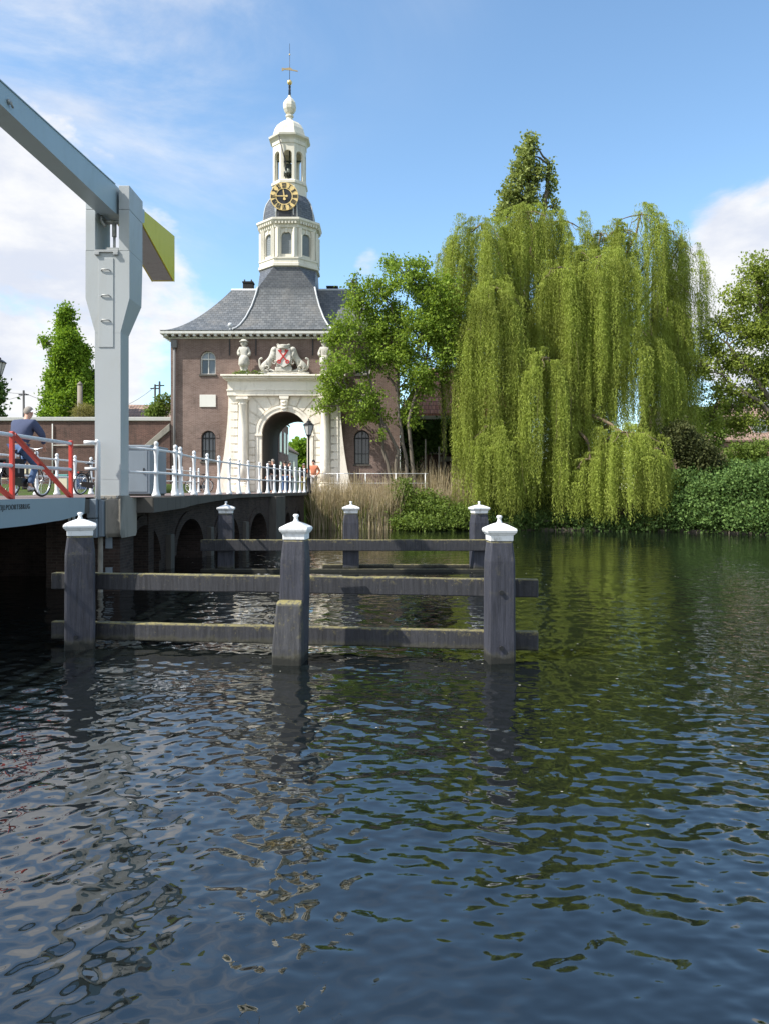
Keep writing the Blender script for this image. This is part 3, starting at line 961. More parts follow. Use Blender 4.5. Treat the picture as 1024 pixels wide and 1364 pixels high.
# leaf railing
ry = [7.6, 10.3, 12.96, 15.4]
for i, y in enumerate(ry):
    m = MB(); m.box(-6.302, -6.228, y - .037, y + .037, DECK, 3.18); m.build('railing_post', M['red_paint'], db, .012)
    if i:
        b = MB(); a = Vector((-6.265, ry[i - 1] + .05, 3.13)); c = Vector((-6.265, y - .06, 2.07)); d = (c - a).normalized(); nrm = Vector((0, -d.z, d.y)) * .033
        b.hexa([a + nrm + Vector((-.04, 0, 0)), a + nrm + Vector((.04, 0, 0)), a - nrm + Vector((.04, 0, 0)), a - nrm + Vector((-.04, 0, 0))], [c + nrm + Vector((-.04, 0, 0)), c + nrm + Vector((.04, 0, 0)), c - nrm + Vector((.04, 0, 0)), c - nrm + Vector((-.04, 0, 0))])
        b.build('railing_brace', M['red_paint'], db, .008)
for z in (3.115, 2.60):
    r = MB(); r.tube([(-6.265, 7, z), (-6.265, 15.4, z)], .036, 10); r.build('handrail', M['white_iron'], db)
hp = thing('handrail_end', (-6.05, 16.28, 2.0), 'white bent handrail post standing against the foot of the pale drawbridge tower', 'handrail')
m = MB(); m.tube([(-6.05, 16.28, 2.0), (-6.05, 16.28, 3.17), (-6.06, 16.27, 3.21), (-6.1, 16.26, 3.22)], .05, 12); m.build('upright', M['white_iron'], hp)
m = MB(); m.tube([(-6.1, 16.26, 3.19), (-6.32, 16.2, 3.19)], .042, 12); m.build('rail', M['white_iron'], hp)
m = MB(); m.tube([(-6.06, 16.26, 2.64), (-6.30, 16.2, 2.64)], .03, 12); m.build('rail', M['white_iron'], hp)
# cabinet
cab = thing('control_cabinet', (-6.5, 20.6, DECK), 'grey-blue metal control cabinet beside the foot of the drawbridge tower', 'cabinet')
m = MB(); m.box(-7.1, -6.05, 19.9, 21.4, DECK + .05, 3.27); m.build('body', M['cabinet_paint'], cab, .02)
m = MB(); m.box(-7.14, -6.01, 19.86, 21.44, 3.272, 3.35); m.build('lid', M['cabinet_paint'], cab, .02)
m = MB(); m.box(-7.06, -6.09, 19.94, 21.36, DECK, DECK + .05); m.build('plinth', M['dark_concrete'], cab)
m = MB(); m.box(-7.0, -6.12, 19.885, 19.9, 2.14, 3.2); dr = m.build('door', M['cabinet_paint'], cab, .004)
m = MB(); m.box(-6.22, -6.19, 19.86, 19.885, 2.6, 2.75); m.build('handle', M['iron'], dr)

# ------------------------------------------------------------------ timber fenders
def sq(h, z, ang, cx, cy):
    return [(cx + h * 1.41421 * math.cos(ang + math.pi / 4 + k * math.pi / 2), cy + h * 1.41421 * math.sin(ang + math.pi / 4 + k * math.pi / 2), z) for k in range(4)]


def loft(mb, rings, smooth=False):
    vs = [v for r in rings for v in r]
    n = len(rings[0]); fs = []
    for i in range(len(rings) - 1):
        for k in range(n):
            fs.append((i * n + k, i * n + (k + 1) % n, (i + 1) * n + (k + 1) % n, (i + 1) * n + k))
    fs += [tuple(range(n - 1, -1, -1)), tuple((len(rings) - 1) * n + k for k in range(n))]
    return mb.add(vs, fs, smooth)


def pile(root, x, y, h, ang, top=1.885, lean=(0, 0)):
    L = lambda z: (x + lean[0] * z, y + lean[1] * z)
    m = MB(); loft(m, [sq(h * a, z, ang, *L(z)) for a, z in ((1.03, -1.4), (1.02, 0), (1.0, 1.0), (.99, top - .58), (.93, top - .47), (.84, top - .32))])
    p = m.build('pile', M['timber'], root, .028, 2)
    cx, cy = L(top - .2)
    k = h / .2
    c = MB()
    loft(c, [sq(.172 * k, top - .325, ang, cx, cy), sq(.175 * k, top - .25, ang, cx, cy), sq(.192 * k, top - .243, ang, cx, cy), sq(.198 * k, top - .225, ang, cx, cy), sq(.212 * k, top - .222, ang, cx, cy), sq(.222 * k, top - .19, ang, cx, cy), sq(.215 * k, top - .168, ang, cx, cy), sq(.12 * k, top - .125, ang, cx, cy), sq(.05 * k, top - .10, ang, cx, cy)])
    cp = c.build('cap', M['white_cap'], p, .008, 2)
    f = MB(); f.lathe([(.045, top - .108), (.036, top - .09), (.026, top - .07), (.024, top - .045), (.036, top - .032), (.038, top - .016), (.026, top - .004), (.001, top)], 14, (cx, cy))
    f.build('finial', M['white_cap'], cp)
    return p


def beam_(root, a, b, w, h, mat='beam_timber'):
    a, b = Vector(a), Vector(b)
    d = (b - a).normalized(); s = Vector((-d.y, d.x, 0)) * (w / 2); u = Vector((0, 0, h))
    n = 14
    rr = random.Random(int(a.x * 100 + a.z * 1000))
    m = MB(); rings = []
    for i in range(n + 1):
        p = a.lerp(b, i / n); j = lambda: Vector((0, 0, rr.uniform(-.006, .006)))
        rings.append([p - s + j(), p + s + j(), p + s + u + j(), p - s + u + j()])
    loft(m, rings)
    return m.build('beam', M[mat], root, .016, 2)


nf = thing('timber_fender', (-1.3, 10, 0), 'nearer weathered timber mooring fender of three grey white-capped piles joined by two mossy beams', 'mooring fender', 'timber mooring fenders')
pile(nf, -4.24, 10.74, .195, R(20))
pile(nf, -1.17, 9.92, .165, R(-6), lean=(.02, 0))
pile(nf, 1.47, 9.88, .172, R(4), 1.87)
m = MB(); loft(m, [sq(.19, -1.4, R(-6), -1.21, 9.80), sq(.19, .2, R(-6), -1.20, 9.80), sq(.165, .76, R(-6), -1.18, 9.82), sq(.155, .80, R(-6), -1.175, 9.86)])
m.build('doubling_timber', M['mossy_timber'], nf, .025)
beam_(nf, (-4.76, 11.08, .775), (2.02, 10.14, .785), .13, .235)
beam_(nf, (-4.76, 11.08, .06), (2.02, 10.14, .085), .13, .25)
for (x, y, z) in ((-4.2, 10.5, .18), (1.47, 9.71, .9), (1.47, 9.71, .2)):
    m = MB(); m.tube([(x, y, z), (x, y - .025, z)], .03, 10); m.build('bolt', M['iron'], nf)
ff = thing('timber_fender', (-1, 20.9, 0), 'farther timber mooring fender of three white-capped piles, behind the nearer one', 'mooring fender', 'timber mooring fenders')
for px, a in ((301.5, 8), (467.5, 3), (637.5, 12)):
    pile(ff, PX(px, 20.9), 20.9, .215, R(a), 1.88)
beam_(ff, (PX(268, 20.6), 20.6, .56), (PX(664, 20.6), 20.6, .56), .16, .30)
beam_(ff, (PX(268, 20.55), 20.55, -.12), (PX(650, 20.55), 20.55, -.12), .16, .20)
beam_(ff, (PX(430, 21.2), 21.2, -.1), (PX(640, 21.2), 21.2, -.1), .16, .24)

# ------------------------------------------------------------------ gatehouse
GX0, GF, GB = -5.92, 46.0, 53.0
gate = thing('city_gate', (GX0, 49, DECK), 'brick city gate with cream stone portal, grey slate roof and white clock tower', 'gatehouse')
XL, XR, ZE = -12.75, .91, 11.28
flat = lambda y: (lambda s, d: (s, y + d))
wins = [(-4.61, .46, 9.08, 10.02, .46), (-4.58, .43, 3.88, 5.28, .43), (4.61, .46, 9.08, 10.02, .46), (4.58, .46, 3.7, 5.28, .46)]
ops = [(GX0 + a, b, c, d, e) for a, b, c, d, e in wins] + [(GX0, 1.35, DECK - .1, 5.5, 1.35)]
w = MB(); wall_open(w, flat(GF), XL, XR, 1.5, ZE, ops, .35, back=False)
wall_open(w, flat(GB), XL, XR, 1.5, ZE, [(GX0, 1.35, DECK - .1, 5.5, 1.35)], -.3, back=False)
for x in (XL, XR):
    w.quad((x, GF, 1.5), (x, GB, 1.5), (x, GB, ZE), (x, GF, ZE))
w.build('wall', M['brick'], gate)
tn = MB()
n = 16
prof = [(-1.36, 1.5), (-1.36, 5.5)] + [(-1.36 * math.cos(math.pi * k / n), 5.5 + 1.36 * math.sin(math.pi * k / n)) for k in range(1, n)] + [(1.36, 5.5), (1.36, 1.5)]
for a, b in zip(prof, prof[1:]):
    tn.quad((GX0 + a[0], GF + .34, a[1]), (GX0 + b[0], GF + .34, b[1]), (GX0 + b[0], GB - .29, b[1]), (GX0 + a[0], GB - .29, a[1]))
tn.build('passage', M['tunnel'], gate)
for i, (cx, hw, zb, zs, rise) in enumerate(ops[:4]):
    upper_win = i in (0, 2)  # upper windows get white frames and three pane tints
    f = MB(); y = GF + .22
    f.box(cx - hw, cx - hw + .07, y - .05, y + .03, zb, zs); f.box(cx + hw - .07, cx + hw, y - .05, y + .03, zb, zs)
    f.box(cx - hw + .07, cx + hw - .07, y - .05, y + .03, zb, zb + .07); f.box(cx - hw + .07, cx + hw - .07, y - .048, y + .03, zs - .05, zs + .03)
    for k in range(10):
        a0, a1 = math.pi * k / 10, math.pi * (k + 1) / 10
        q = lambda a, r: (cx - r * math.cos(a), zs + r * math.sin(a))
        pa, pb, pc, pd = q(a0, hw), q(a1, hw), q(a1, hw - .07), q(a0, hw - .07)
        f.hexa([(pa[0], y - .05, pa[1]), (pb[0], y - .05, pb[1]), (pc[0], y - .05, pc[1]), (pd[0], y - .05, pd[1])], [(pa[0], y + .03, pa[1]), (pb[0], y + .03, pb[1]), (pc[0], y + .03, pc[1]), (pd[0], y + .03, pd[1])])
    f.box(cx - .025, cx + .025, y - .046, y + .03, zb + .07, zs + hw - .05)
    if not upper_win:
        f.box(cx - hw + .07, cx + hw - .07, y - .044, y + .03, zb + .62, zb + .66)
        for dx in (-.22, .22):
            f.box(cx + dx - .012, cx + dx + .012, y - .042, y + .02, zb + .07, zs + .3)
    fo_ = f.build('window', M['trim_white'] if upper_win else M['iron'], gate)
    if upper_win:
        p = MB(); p.box(cx - hw, cx + hw, y + .03, y + .05, zs, zs + hw); p.build('pane', M['pane_light'], fo_)
        p = MB(); p.box(cx - hw, cx - .02, y + .03, y + .05, zb, zs - .001); p.build('pane', M['pane'], fo_)
        p = MB(); p.box(cx - .019, cx + hw, y + .03, y + .05, zb, zs - .001); p.build('pane', M['pane_mid'], fo_)
    else:
        p = MB(); p.box(cx - hw, cx + hw, y + .03, y + .05, zb, zs + hw); p.build('pane', M['pane_mid'] if i == 1 else M['pane'], fo_)
    s = MB(); s.box(cx - hw - .06, cx + hw + .06, GF - .06, GF + .17, zb - .1, zb - .002); s.build('sill', M['dark_concrete'], fo_)
    r = MB()
    for k in range(14):
        a0, a1 = math.pi * k / 14, math.pi * (k + 1) / 14
        q = lambda a, r_: (cx - r_ * math.cos(a), zs + r_ * math.sin(a))
        pa, pb, pc, pd = q(a0, hw + .01), q(a1, hw + .01), q(a1, hw + .24), q(a0, hw + .24)
        r.hexa([(pa[0], GF - .02, pa[1]), (pb[0], GF - .02, pb[1]), (pc[0], GF - .02, pc[1]), (pd[0], GF - .02, pd[1])], [(pa[0], GF + .1, pa[1]), (pb[0], GF + .1, pb[1]), (pc[0], GF + .1, pc[1]), (pd[0], GF + .1, pd[1])])
    r.build('brick_arch', M['brick'], fo_)
for dx in (-4.61, 4.61):
    p = MB(); p.box(GX0 + dx - .48, GX0 + dx + .48, GF - .05, GF + .05, 7.13, 7.86); p.build('plaque', M['plaque'], gate, .01)
dp = MB(); dp.tube([(XL + .25, GF - .12, 2), (XL + .25, GF - .12, 10.7)], .08, 10); dp.box(XL + .08, XL + .42, GF - .26, GF - .02, 10.65, 11.1)
dp.build('drainpipe', M['pipe'], gate)
an = MB()
for px in (306.5, 341.5, 417):
    an.box(PX(px, 46) - .03, PX(px, 46) + .03, GF - .06, GF, 10.2, 11.2)
an.build('wall_anchor', M['iron'], gate)
# cornice with modillions
EX0, EX1, EY0, EY1 = -13.25, 1.42, 45.45, 53.55
c = MB(); c.box(EX0, EX1, EY0, EY1, 11.42, 11.56); c.box(EX0 + .08, EX1 - .08, EY0 + .08, EY1 - .08, 11.56, 11.64); c.box(XL - .08, XR + .08, GF - .08, GB + .08, 11.2, 11.30)
cor = c.build('cornice', M['trim_white'], gate)
md = MB(); k = 0
x = EX0 + .25
while x < EX1 - .2:
    md.box(x, x + .16, EY0 + .06, GF - .081, 11.28, 11.418); x += .42
y = EY0 + .5
while y < EY1 - .4:
    md.box(EX0 + .06, XL - .081, y, y + .16, 11.28, 11.418); md.box(XR + .081, EX1 - .06, y, y + .16, 11.28, 11.418); y += .42
tag(md.build('modillion_row', M['trim_white'], gate), kind='stuff')
sf = MB(); sf.box(XL - .07, XR + .07, GF - .07, GB + .07, 11.305, 11.415); sf.build('soffit', M['dark_concrete'], gate)
# main hipped roof with swept eaves
RZ, RXL, RXR, RY = 14.95, -9.75, -2.05, 49.4
rf = MB(); rings = []
for t_ in np.linspace(0, 1, 14):
    z = 11.62 + (RZ - 11.62) * t_ ** 1.55
    lx = EX0 - .02 + (RXL - EX0) * t_; rx = EX1 + .02 + (RXR - EX1) * t_
    y0 = EY0 - .02 + (RY - .12 - EY0) * t_; y1 = EY1 + .02 + (RY + .12 - EY1) * t_
    rings.append([(lx, y0, z), (rx, y0, z), (rx, y1, z), (lx, y1, z)])
loft(rf, rings)
rf.build('roof', M['slate'], gate)
rc = MB(); rc.tube([(RXL - .05, RY, RZ + .02), (RXR + .05, RY, RZ + .02)], .12, 8); rc.build('ridge_cap', M['lead'], gate)
TX, TY = -5.98, 48.75
sk = [(11.66, 2.98, 45.47), (11.75, 2.82, 45.62), (12.0, 2.62, 45.9), (12.5, 2.35, 46.25), (13.3, 2.05, 46.68), (14.0, 1.86, 46.92), (14.55, 1.74, 47.03)]
rings = [[(TX - w_, yf, z), (TX + w_, yf, z), (TX + w_, 2 * TY - yf, z), (TX - w_, 2 * TY - yf, z)] for z, w_, yf in sk]
s = MB(); loft(s, rings); s.build('tower_skirt_roof', M['slate'], gate)
for sx in (-1, 1):
    h = MB(); h.tube([(TX + sx * w_, yf - .02, z + .02) for z, w_, yf in sk], .055, 6); h.build('hip_flashing', M['lead'], gate)
    b = MB(); b.ball((TX + sx * 3.15, 45.7, 11.95), .16); b.tube([(TX + sx * 3.15, 45.7, 11.6), (TX + sx * 3.15, 45.7, 11.9)], .06, 8); b.build('roof_knob', M['lead'], gate)
# broach: square to octagon
AP = 1.74
O8 = lambda ap, z: [(TX + ap / math.cos(math.pi / 8) * math.cos(math.pi / 8 + k * math.pi / 4), TY + ap / math.cos(math.pi / 8) * math.sin(math.pi / 8 + k * math.pi / 4), z) for k in range(8)]
o = O8(AP, 15.86)
cn_ = {0: (TX + AP, TY + AP, 14.5), 1: (TX - AP, TY + AP, 14.5), 2: (TX - AP, TY - AP, 14.5), 3: (TX + AP, TY - AP, 14.5)}
br = MB()
for q in range(4):
    br.add([cn_[q], o[2 * q], o[2 * q + 1]], [(0, 1, 2)])
    br.add([cn_[q], cn_[(q + 1) % 4], o[(2 * q + 2) % 8], o[(2 * q + 1) % 8]], [(0, 1, 2, 3)])
br.build('broach', M['slate_dark'], gate)
oct_ = lambda prof: [(r / math.cos(math.pi / 8), z) for r, z in prof]


def olathe(prof, name, mat, parent, smooth=False):
    m = MB(); m.lathe(oct_(prof), 8, (TX, TY), .5, smooth)
    return m.build(name, mat, parent)


olathe([(1.70, 15.80), (1.86, 15.86), (1.86, 16.02), (1.80, 16.06), (1.80, 16.28), (1.84, 16.30), (1.84, 16.40), (1.70, 16.44)], 'belfry_base', M['tower_white'], gate)


def oct_wall(ap, z0, z1, op, t, name, parent, nm):
    m = MB(); half = ap * math.tan(math.pi / 8)
    for k in range(8):
        a = k * math.pi / 4
        nx, ny = math.cos(a), math.sin(a)
        f = lambda s, d, nx=nx, ny=ny: (TX + nx * (ap - d) - ny * s, TY + ny * (ap - d) + nx * s)
        wall_open(m, f, -half, half, z0, z1, op, t, 10)
    return m.build(name, nm, parent)


bel = oct_wall(1.66, 16.42, 18.35, [(0, .31, 16.62, 17.68, .31)], .14, 'belfry', gate, M['tower_white'])
bt = MB()
for k in range(8):
    a = k * math.pi / 4 + math.pi / 8; r = 1.66 / math.cos(math.pi / 8) + .01
    for sgn in (-1, 1):
        b = a + sgn * .105
        cx, cy = TX + r * .985 * math.cos(b), TY + r * .985 * math.sin(b)
        loft(bt, [sq(.11, 16.42, a - sgn * .39, cx, cy), sq(.11, 18.2, a - sgn * .39, cx, cy)])
bt.build('pilaster', M['tower_white'], bel)
for k in range(8):
    a = k * math.pi / 4; nx, ny = math.cos(a), math.sin(a)
    lv = MB(); f = lambda s, d: (TX + nx * (1.66 - d) - ny * s, TY + ny * (1.66 - d) + nx * s)
    pts = [(-.32, 16.62), (.32, 16.62), (.32, 17.68)] + [(.32 * math.cos(math.pi * i / 8), 17.68 + .32 * math.sin(math.pi * i / 8)) for i in range(1, 8)] + [(-.32, 17.68)]
    lv.add([(*f(p[0], .10), p[1]) for p in pts] + [(*f(p[0], .13), p[1]) for p in pts], [tuple(range(len(pts)))] + [tuple(range(2 * len(pts) - 1, len(pts) - 1, -1))])
    for i in range(9):
        z = 16.68 + i * .12
        A, B = f(-.30, .09), f(.30, .09); C, D = f(.30, .11), f(-.30, .11)
        lv.quad((*A, z), (*B, z), (*C, z + .06), (*D, z + .06))
    lv.build('louvre', M['louvre'], bel)
    ks = MB(); A = [f(-.07, -.05), f(.07, -.05), f(.09, .05), f(-.09, .05)]
    ks.hexa([(*p, 17.93) for p in A], [(*p, 18.2) for p in A]); ks.build('keystone', M['tower_white'], bel)
olathe([(1.66, 18.18), (1.74, 18.24), (1.74, 18.40), (1.88, 18.55), (1.97, 18.66), (1.97, 18.78), (1.9, 18.80), (1.6, 18.86)], 'belfry_cornice', M['tower_white'], gate)
for k in range(8):
    a = k * math.pi / 4; nx, ny = math.cos(a), math.sin(a)
    dn = MB(); A = [(TX + nx * (1.73 + d) - ny * e, TY + ny * (1.73 + d) + nx * e) for d, e in ((0, -.7), (.03, -.7), (.03, .7), (0, .7))]
    dn.hexa([(*p, 18.42) for p in A], [(*p, 18.58) for p in A])
    for i in range(7):
        s0 = -.66 + i * .2
        A = [(TX + nx * (1.75 + d) - ny * (s0 + e), TY + ny * (1.75 + d) + nx * (s0 + e)) for d, e in ((0, 0), (.17, 0), (.17, .1), (0, .1))]
        dn.hexa([(*p, 18.43) for p in A], [(*p, 18.57) for p in A])
    dn.build('dentil_row', M['tower_white'], gate)
olathe([(1.56, 18.84), (1.53, 19.2), (1.51, 19.45), (1.46, 19.75), (1.37, 20.05), (1.22, 20.32), (1.05, 20.55), (.95, 20.7)], 'dome', M['slate_dark'], gate)
dl = MB()
for k in range(8):
    a = math.pi / 8 + k * math.pi / 4
    dl.tube([(TX + (r / math.cos(math.pi / 8) + .01) * math.cos(a), TY + (r / math.cos(math.pi / 8) + .01) * math.sin(a), z) for r, z in [(1.56, 18.88), (1.51, 19.45), (1.46, 19.75), (1.37, 20.05), (1.22, 20.32), (1.05, 20.55)]], .035, 6)
dl.build('dome_flashing', M['lead'], gate)
olathe([(1.04, 20.55), (1.04, 21.18), (1.10, 21.24), (1.10, 21.38), (1.0, 21.46)], 'lantern_base', M['tower_white'], gate)
lan = oct_wall(1.0, 21.42, 23.75, [(0, .25, 21.5, 23.05, .25)], .16, 'lantern', gate, M['tower_white'])
be = MB(); be.lathe([(.42, 22.1), (.40, 22.16), (.32, 22.35), (.27, 22.6), (.22, 22.75), (.08, 22.82), (.05, 22.95)], 16, (TX, TY)); be.tube([(TX, TY, 22.9), (TX, TY, 23.7)], .05, 8); be.tube([(TX - .8, TY, 22.98), (TX + .8, TY, 22.98)], .06, 8)
be.tube([(TX, TY, 21.45), (TX, TY, 22.2)], .07, 8)
be.build('bell', M['bronze'], lan)
st = MB(); st.tube([(TX - .55, TY - 1.15, 24.1), (TX - .15, TY - 1.05, 22.6), (TX + .02, TY - 1.0, 21.5)], .035, 6); st.build('hammer_rod', M['iron'], lan)
olathe([(1.0, 23.7), (1.04, 23.74), (1.04, 23.95), (1.10, 24.05), (1.24, 24.16), (1.26, 24.27), (1.18, 24.30), (1.0, 24.36)], 'lantern_cornice', M['tower_white'], gate)
olathe([(1.04, 24.33), (.98, 24.55), (.90, 24.85), (.76, 25.12), (.55, 25.34), (.33, 25.47), (.20, 25.55), (.17, 25.75), (.24, 25.79), (.24, 25.87), (.15, 25.9), (.13, 26.0)], 'cupola', M['tower_white'], gate)
m = MB(); m.lathe([(.12, 25.93), (.28, 26.05), (.40, 26.25), (.43, 26.45), (.40, 26.65), (.27, 26.85), (.13, 27.0), (.09, 27.15)], 8, (TX, TY), .5, False)
m.build('onion_ball', M['tower_white'], gate)
m = MB()
for k in range(4):
    a = math.pi / 4 + k * math.pi / 2
    m.tube([(TX + .075 * math.cos(a), TY + .075 * math.sin(a), 27.1), (TX + .06 * math.cos(a), TY + .06 * math.sin(a), 27.8)], .018, 6)
for z in (27.3, 27.5, 27.7):
    m.torus((TX, TY, z), .07, .015, 12, 6, 'y')
m.tube([(TX, TY, 27.1), (TX, TY, 30.45)], [.02, .012], 6)
sp = m.build('spire_rod', M['iron'], gate)
m = MB(); m.ball((TX, TY, 27.98), .16); m.ball((TX, TY, 29.75), .05); m.build('gilded_ball', M['gold'], sp)
m = MB(); m.prism([(TX - .5, 28.70), (TX - .32, 28.78), (TX - .05, 28.76), (TX + .2, 28.72), (TX + .52, 28.66), (TX + .5, 28.74), (TX + .2, 28.80), (TX + .06, 28.92), (TX - .08, 28.92), (TX - .3, 28.88), (TX - .5, 28.92)], TY - .015, TY + .015)
m.build('weathervane', M['old_gold'], sp)
# clock
KX, KY, KZ, KR = -6.10, 47.0, 20.1, .86
ck = MB(); ck.add([], []); ring_n = 48


def disc(mb, r0, r1, ya, yb, n=48):
    for k in range(n):
        a0, a1 = 2 * math.pi * k / n, 2 * math.pi * (k + 1) / n
        p = lambda a, r, y: (KX + r * math.sin(a), y, KZ + r * math.cos(a))
        mb.quad(p(a0, r0, ya), p(a1, r0, ya), p(a1, r1, ya), p(a0, r1, ya))
        mb.quad(p(a0, r1, ya), p(a1, r1, ya), p(a1, r1, yb), p(a0, r1, yb))
        mb.quad(p(a0, r0, yb), p(a1, r0, yb), p(a1, r1, yb), p(a0, r1, yb))
        if r0 > 0:
            mb.quad(p(a0, r0, ya), p(a1, r0, ya), p(a1, r0, yb), p(a0, r0, yb))
    return mb


ck = disc(MB(), 0, .50, KY, KY + .1).build('clock', M['clock_black'], gate)
disc(MB(), .47, KR, KY - .03, KY + .07).build('dial_ring', M['gold'], ck)
NUM = ['XII', 'I', 'II', 'III', 'IIII', 'V', 'VI', 'VII', 'VIII', 'IX', 'X', 'XI']
for i, sN in enumerate(NUM):
    m = MB(); a = 2 * math.pi * i / 12
    wd = {'I': .066, 'V': .14, 'X': .14}
    tot = sum(wd[ch] for ch in sN); sc_ = min(1.0, .30 / tot); u = -tot * sc_ / 2

    def stroke(u0, v0, u1, v1, th):
        d = Vector((u1 - u0, v1 - v0)).normalized(); n_ = Vector((-d.y, d.x)) * th / 2
        pts = [(u0 + n_.x, v0 + n_.y), (u0 - n_.x, v0 - n_.y), (u1 - n_.x, v1 - n_.y), (u1 + n_.x, v1 + n_.y)]
        W_ = []
        for y in (KY - .05, KY - .029):
            for (p, q) in pts:
                r = .665 + q
                W_.append((KX + p * math.cos(a) + r * math.sin(a), y, KZ - p * math.sin(a) + r * math.cos(a)))
        m.hexa(W_[:4], W_[4:])
    for ch in sN:
        w_ = wd[ch] * sc_; c_ = u + w_ / 2; H_ = .125
        if ch == 'I':
            stroke(c_, -H_, c_, H_, .044)
        elif ch == 'V':
            stroke(c_ - w_ * .36, H_, c_, -H_, .06); stroke(c_ + w_ * .36, H_, c_, -H_, .036)
        else:
            stroke(c_ - w_ * .36, H_, c_ + w_ * .36, -H_, .06); stroke(c_ + w_ * .36, H_, c_ - w_ * .36, -H_, .036)
        u += w_
    stroke(-.12, .135, .12, .135, .018); stroke(-.10, -.135, .10, -.135, .018)
    m.build('numeral', M['clock_black'], ck)


def hand(ang, L, tail, wdt, y):
    m = MB(); pts = [(-wdt, -.05), (wdt, -.05), (wdt * .8, L * .7), (0, L), (-wdt * .8, L * .7)]
    P3 = lambda p, y: (KX + p[0] * math.cos(ang) + p[1] * math.sin(ang), y, KZ - p[0] * math.sin(ang) + p[1] * math.cos(ang))
    n = len(pts)
    m.add([P3(p, y) for p in pts] + [P3(p, y + .015) for p in pts], [tuple(range(n)), tuple(range(2 * n - 1, n - 1, -1))] + [(i, (i + 1) % n, n + (i + 1) % n, n + i) for i in range(n)])
    pts = [(-wdt * .5, 0), (wdt * .5, 0), (wdt * 2.4, -tail * .8), (0, -tail), (-wdt * 2.4, -tail * .8)]
    m.add([P3(p, y - .002) for p in pts] + [P3(p, y + .013) for p in pts], [tuple(range(n)), tuple(range(2 * n - 1, n - 1, -1))] + [(i, (i + 1) % n, n + (i + 1) % n, n + i) for i in range(n)])
    m.build('clock_hand', M['gold'], ck)


hand(R(270), .74, .24, .03, KY - .085)
hand(R(-8), .46, .26, .04, KY - .065)
for x in (KX - .55, KX + .55):
    m = MB(); m.tube([(x, KY + .05, 19.0), (x, KY + .05, 19.6)], .025, 6); m.build('clock_stay', M['lead'], ck)
m = MB(); m.box(KX - .35, KX + .35, 47.05, 47.6, 18.86, 19.3); m.build('clock_housing', M['iron'], ck)
# chimneys
for px0, px1, t_, b_ in ((325, 338, 374, 388), (436, 450, 380, 388)):
    Y = 50.0
    m = MB(); m.box(PX(px0, Y), PX(px1, Y), Y - .3, Y + .3, PZ(b_, Y) - .4, PZ(t_ + 3, Y)); m.box(PX(px0 - .7, Y), PX(px1 + .7, Y), Y - .34, Y + .34, PZ(t_ + 4.2, Y), PZ(t_ + 2.4, Y))
    ch = m.build('chimney', M['dark_opening'], gate)
    if t_ == 374:
        m = MB()
        for dx in (.06, .5):
            m.tube([(PX(px0, Y) + dx, Y, PZ(t_ + 2.4, Y)), (PX(px0, Y) + dx, Y, PZ(t_ - 1.5, Y))], .05, 8)
        m.build('chimney_pot', M['iron'], ch)
# portal ---------------------------------------------------------
po = MB()
pf = lambda y: (lambda s, d: (GX0 + s, y + d))
wall_open(po, pf(45.78), -3.3, 3.3, 1.7, 7.8, [(0, 1.35, DECK - .1, 5.5, 1.35)], .23, back=False)
for sx in (-1, 1):
    pts = [(3.3, 7.74), (3.32, 7.0), (3.37, 6.2), (3.45, 5.3), (3.57, 4.3), (3.72, 3.4), (3.88, 2.7), (4.08, 1.9), (2.95, 1.9), (2.95, 7.74)]
    po.prism([(GX0 + sx * a, b) for a, b in pts], 45.62, 46.0)
portal = po.build('portal', M['stone'], gate)
bl = MB(); bside = {k: MB() for k in ((-1, 0), (-1, 1), (1, 0), (1, 1))}


def blk(x0, x1, z0, z1, y=45.70, back=45.79):
    g = .027
    bside[(1 if x0 > 0 else -1, int(abs(x0 + x1) > 5))].box(GX0 + x0 + g, GX0 + x1 - g, y, back, z0 + g, z1 - g)


z = 2.05; row = 0
zr = list(np.linspace(2.05, 5.55, 9))
for a, b in zip(zr, zr[1:]):
    for sx in (-1, 1):
        xs = sorted((sx * 1.72, sx * 2.14))
        blk(xs[0], xs[1], a, b)
for a, b in zip(list(np.linspace(2.05, 7.74, 13)), list(np.linspace(2.05, 7.74, 13))[1:]):
    for sx in (-1, 1):
        xs = sorted((sx * 2.72, sx * 3.22)); blk(xs[0], xs[1], a, b, 45.57, 45.63)
# voussoirs from the archivolt out to the rectangle
na = 11
for k in range(na):
    a0, a1 = math.pi * k / na + .018, math.pi * (k + 1) / na - .018
    def outp(a):
        c_, s_ = -math.cos(a), math.sin(a)
        tt = min(2.12 / max(abs(c_), 1e-6), 2.2 / max(s_, 1e-6))
        return (tt * c_, 5.53 + tt * s_)
    inn = lambda a: (-1.73 * math.cos(a), 5.53 + 1.73 * math.sin(a))
    m0, m1, n0_, n1_ = inn(a0), inn(a1), outp(a1), outp(a0)
    poly = [m0, inn((a0 + a1) / 2), m1, n0_]
    if abs(n0_[0] - n1_[0]) > 1e-3 and abs(n0_[1] - n1_[1]) > 1e-3:
        poly.append((math.copysign(2.12, n1_[0] if abs(n1_[0]) > abs(n0_[0]) else n0_[0]), 7.73))
    poly.append(n1_)
    bl.prism([(GX0 + p[0], p[1]) for p in poly], 45.70, 45.79)
bl.build('voussoir_course', M['stone'], portal)
for k in bside:
    bside[k].build('rusticated_pier', M['stone'], portal)
av = MB()
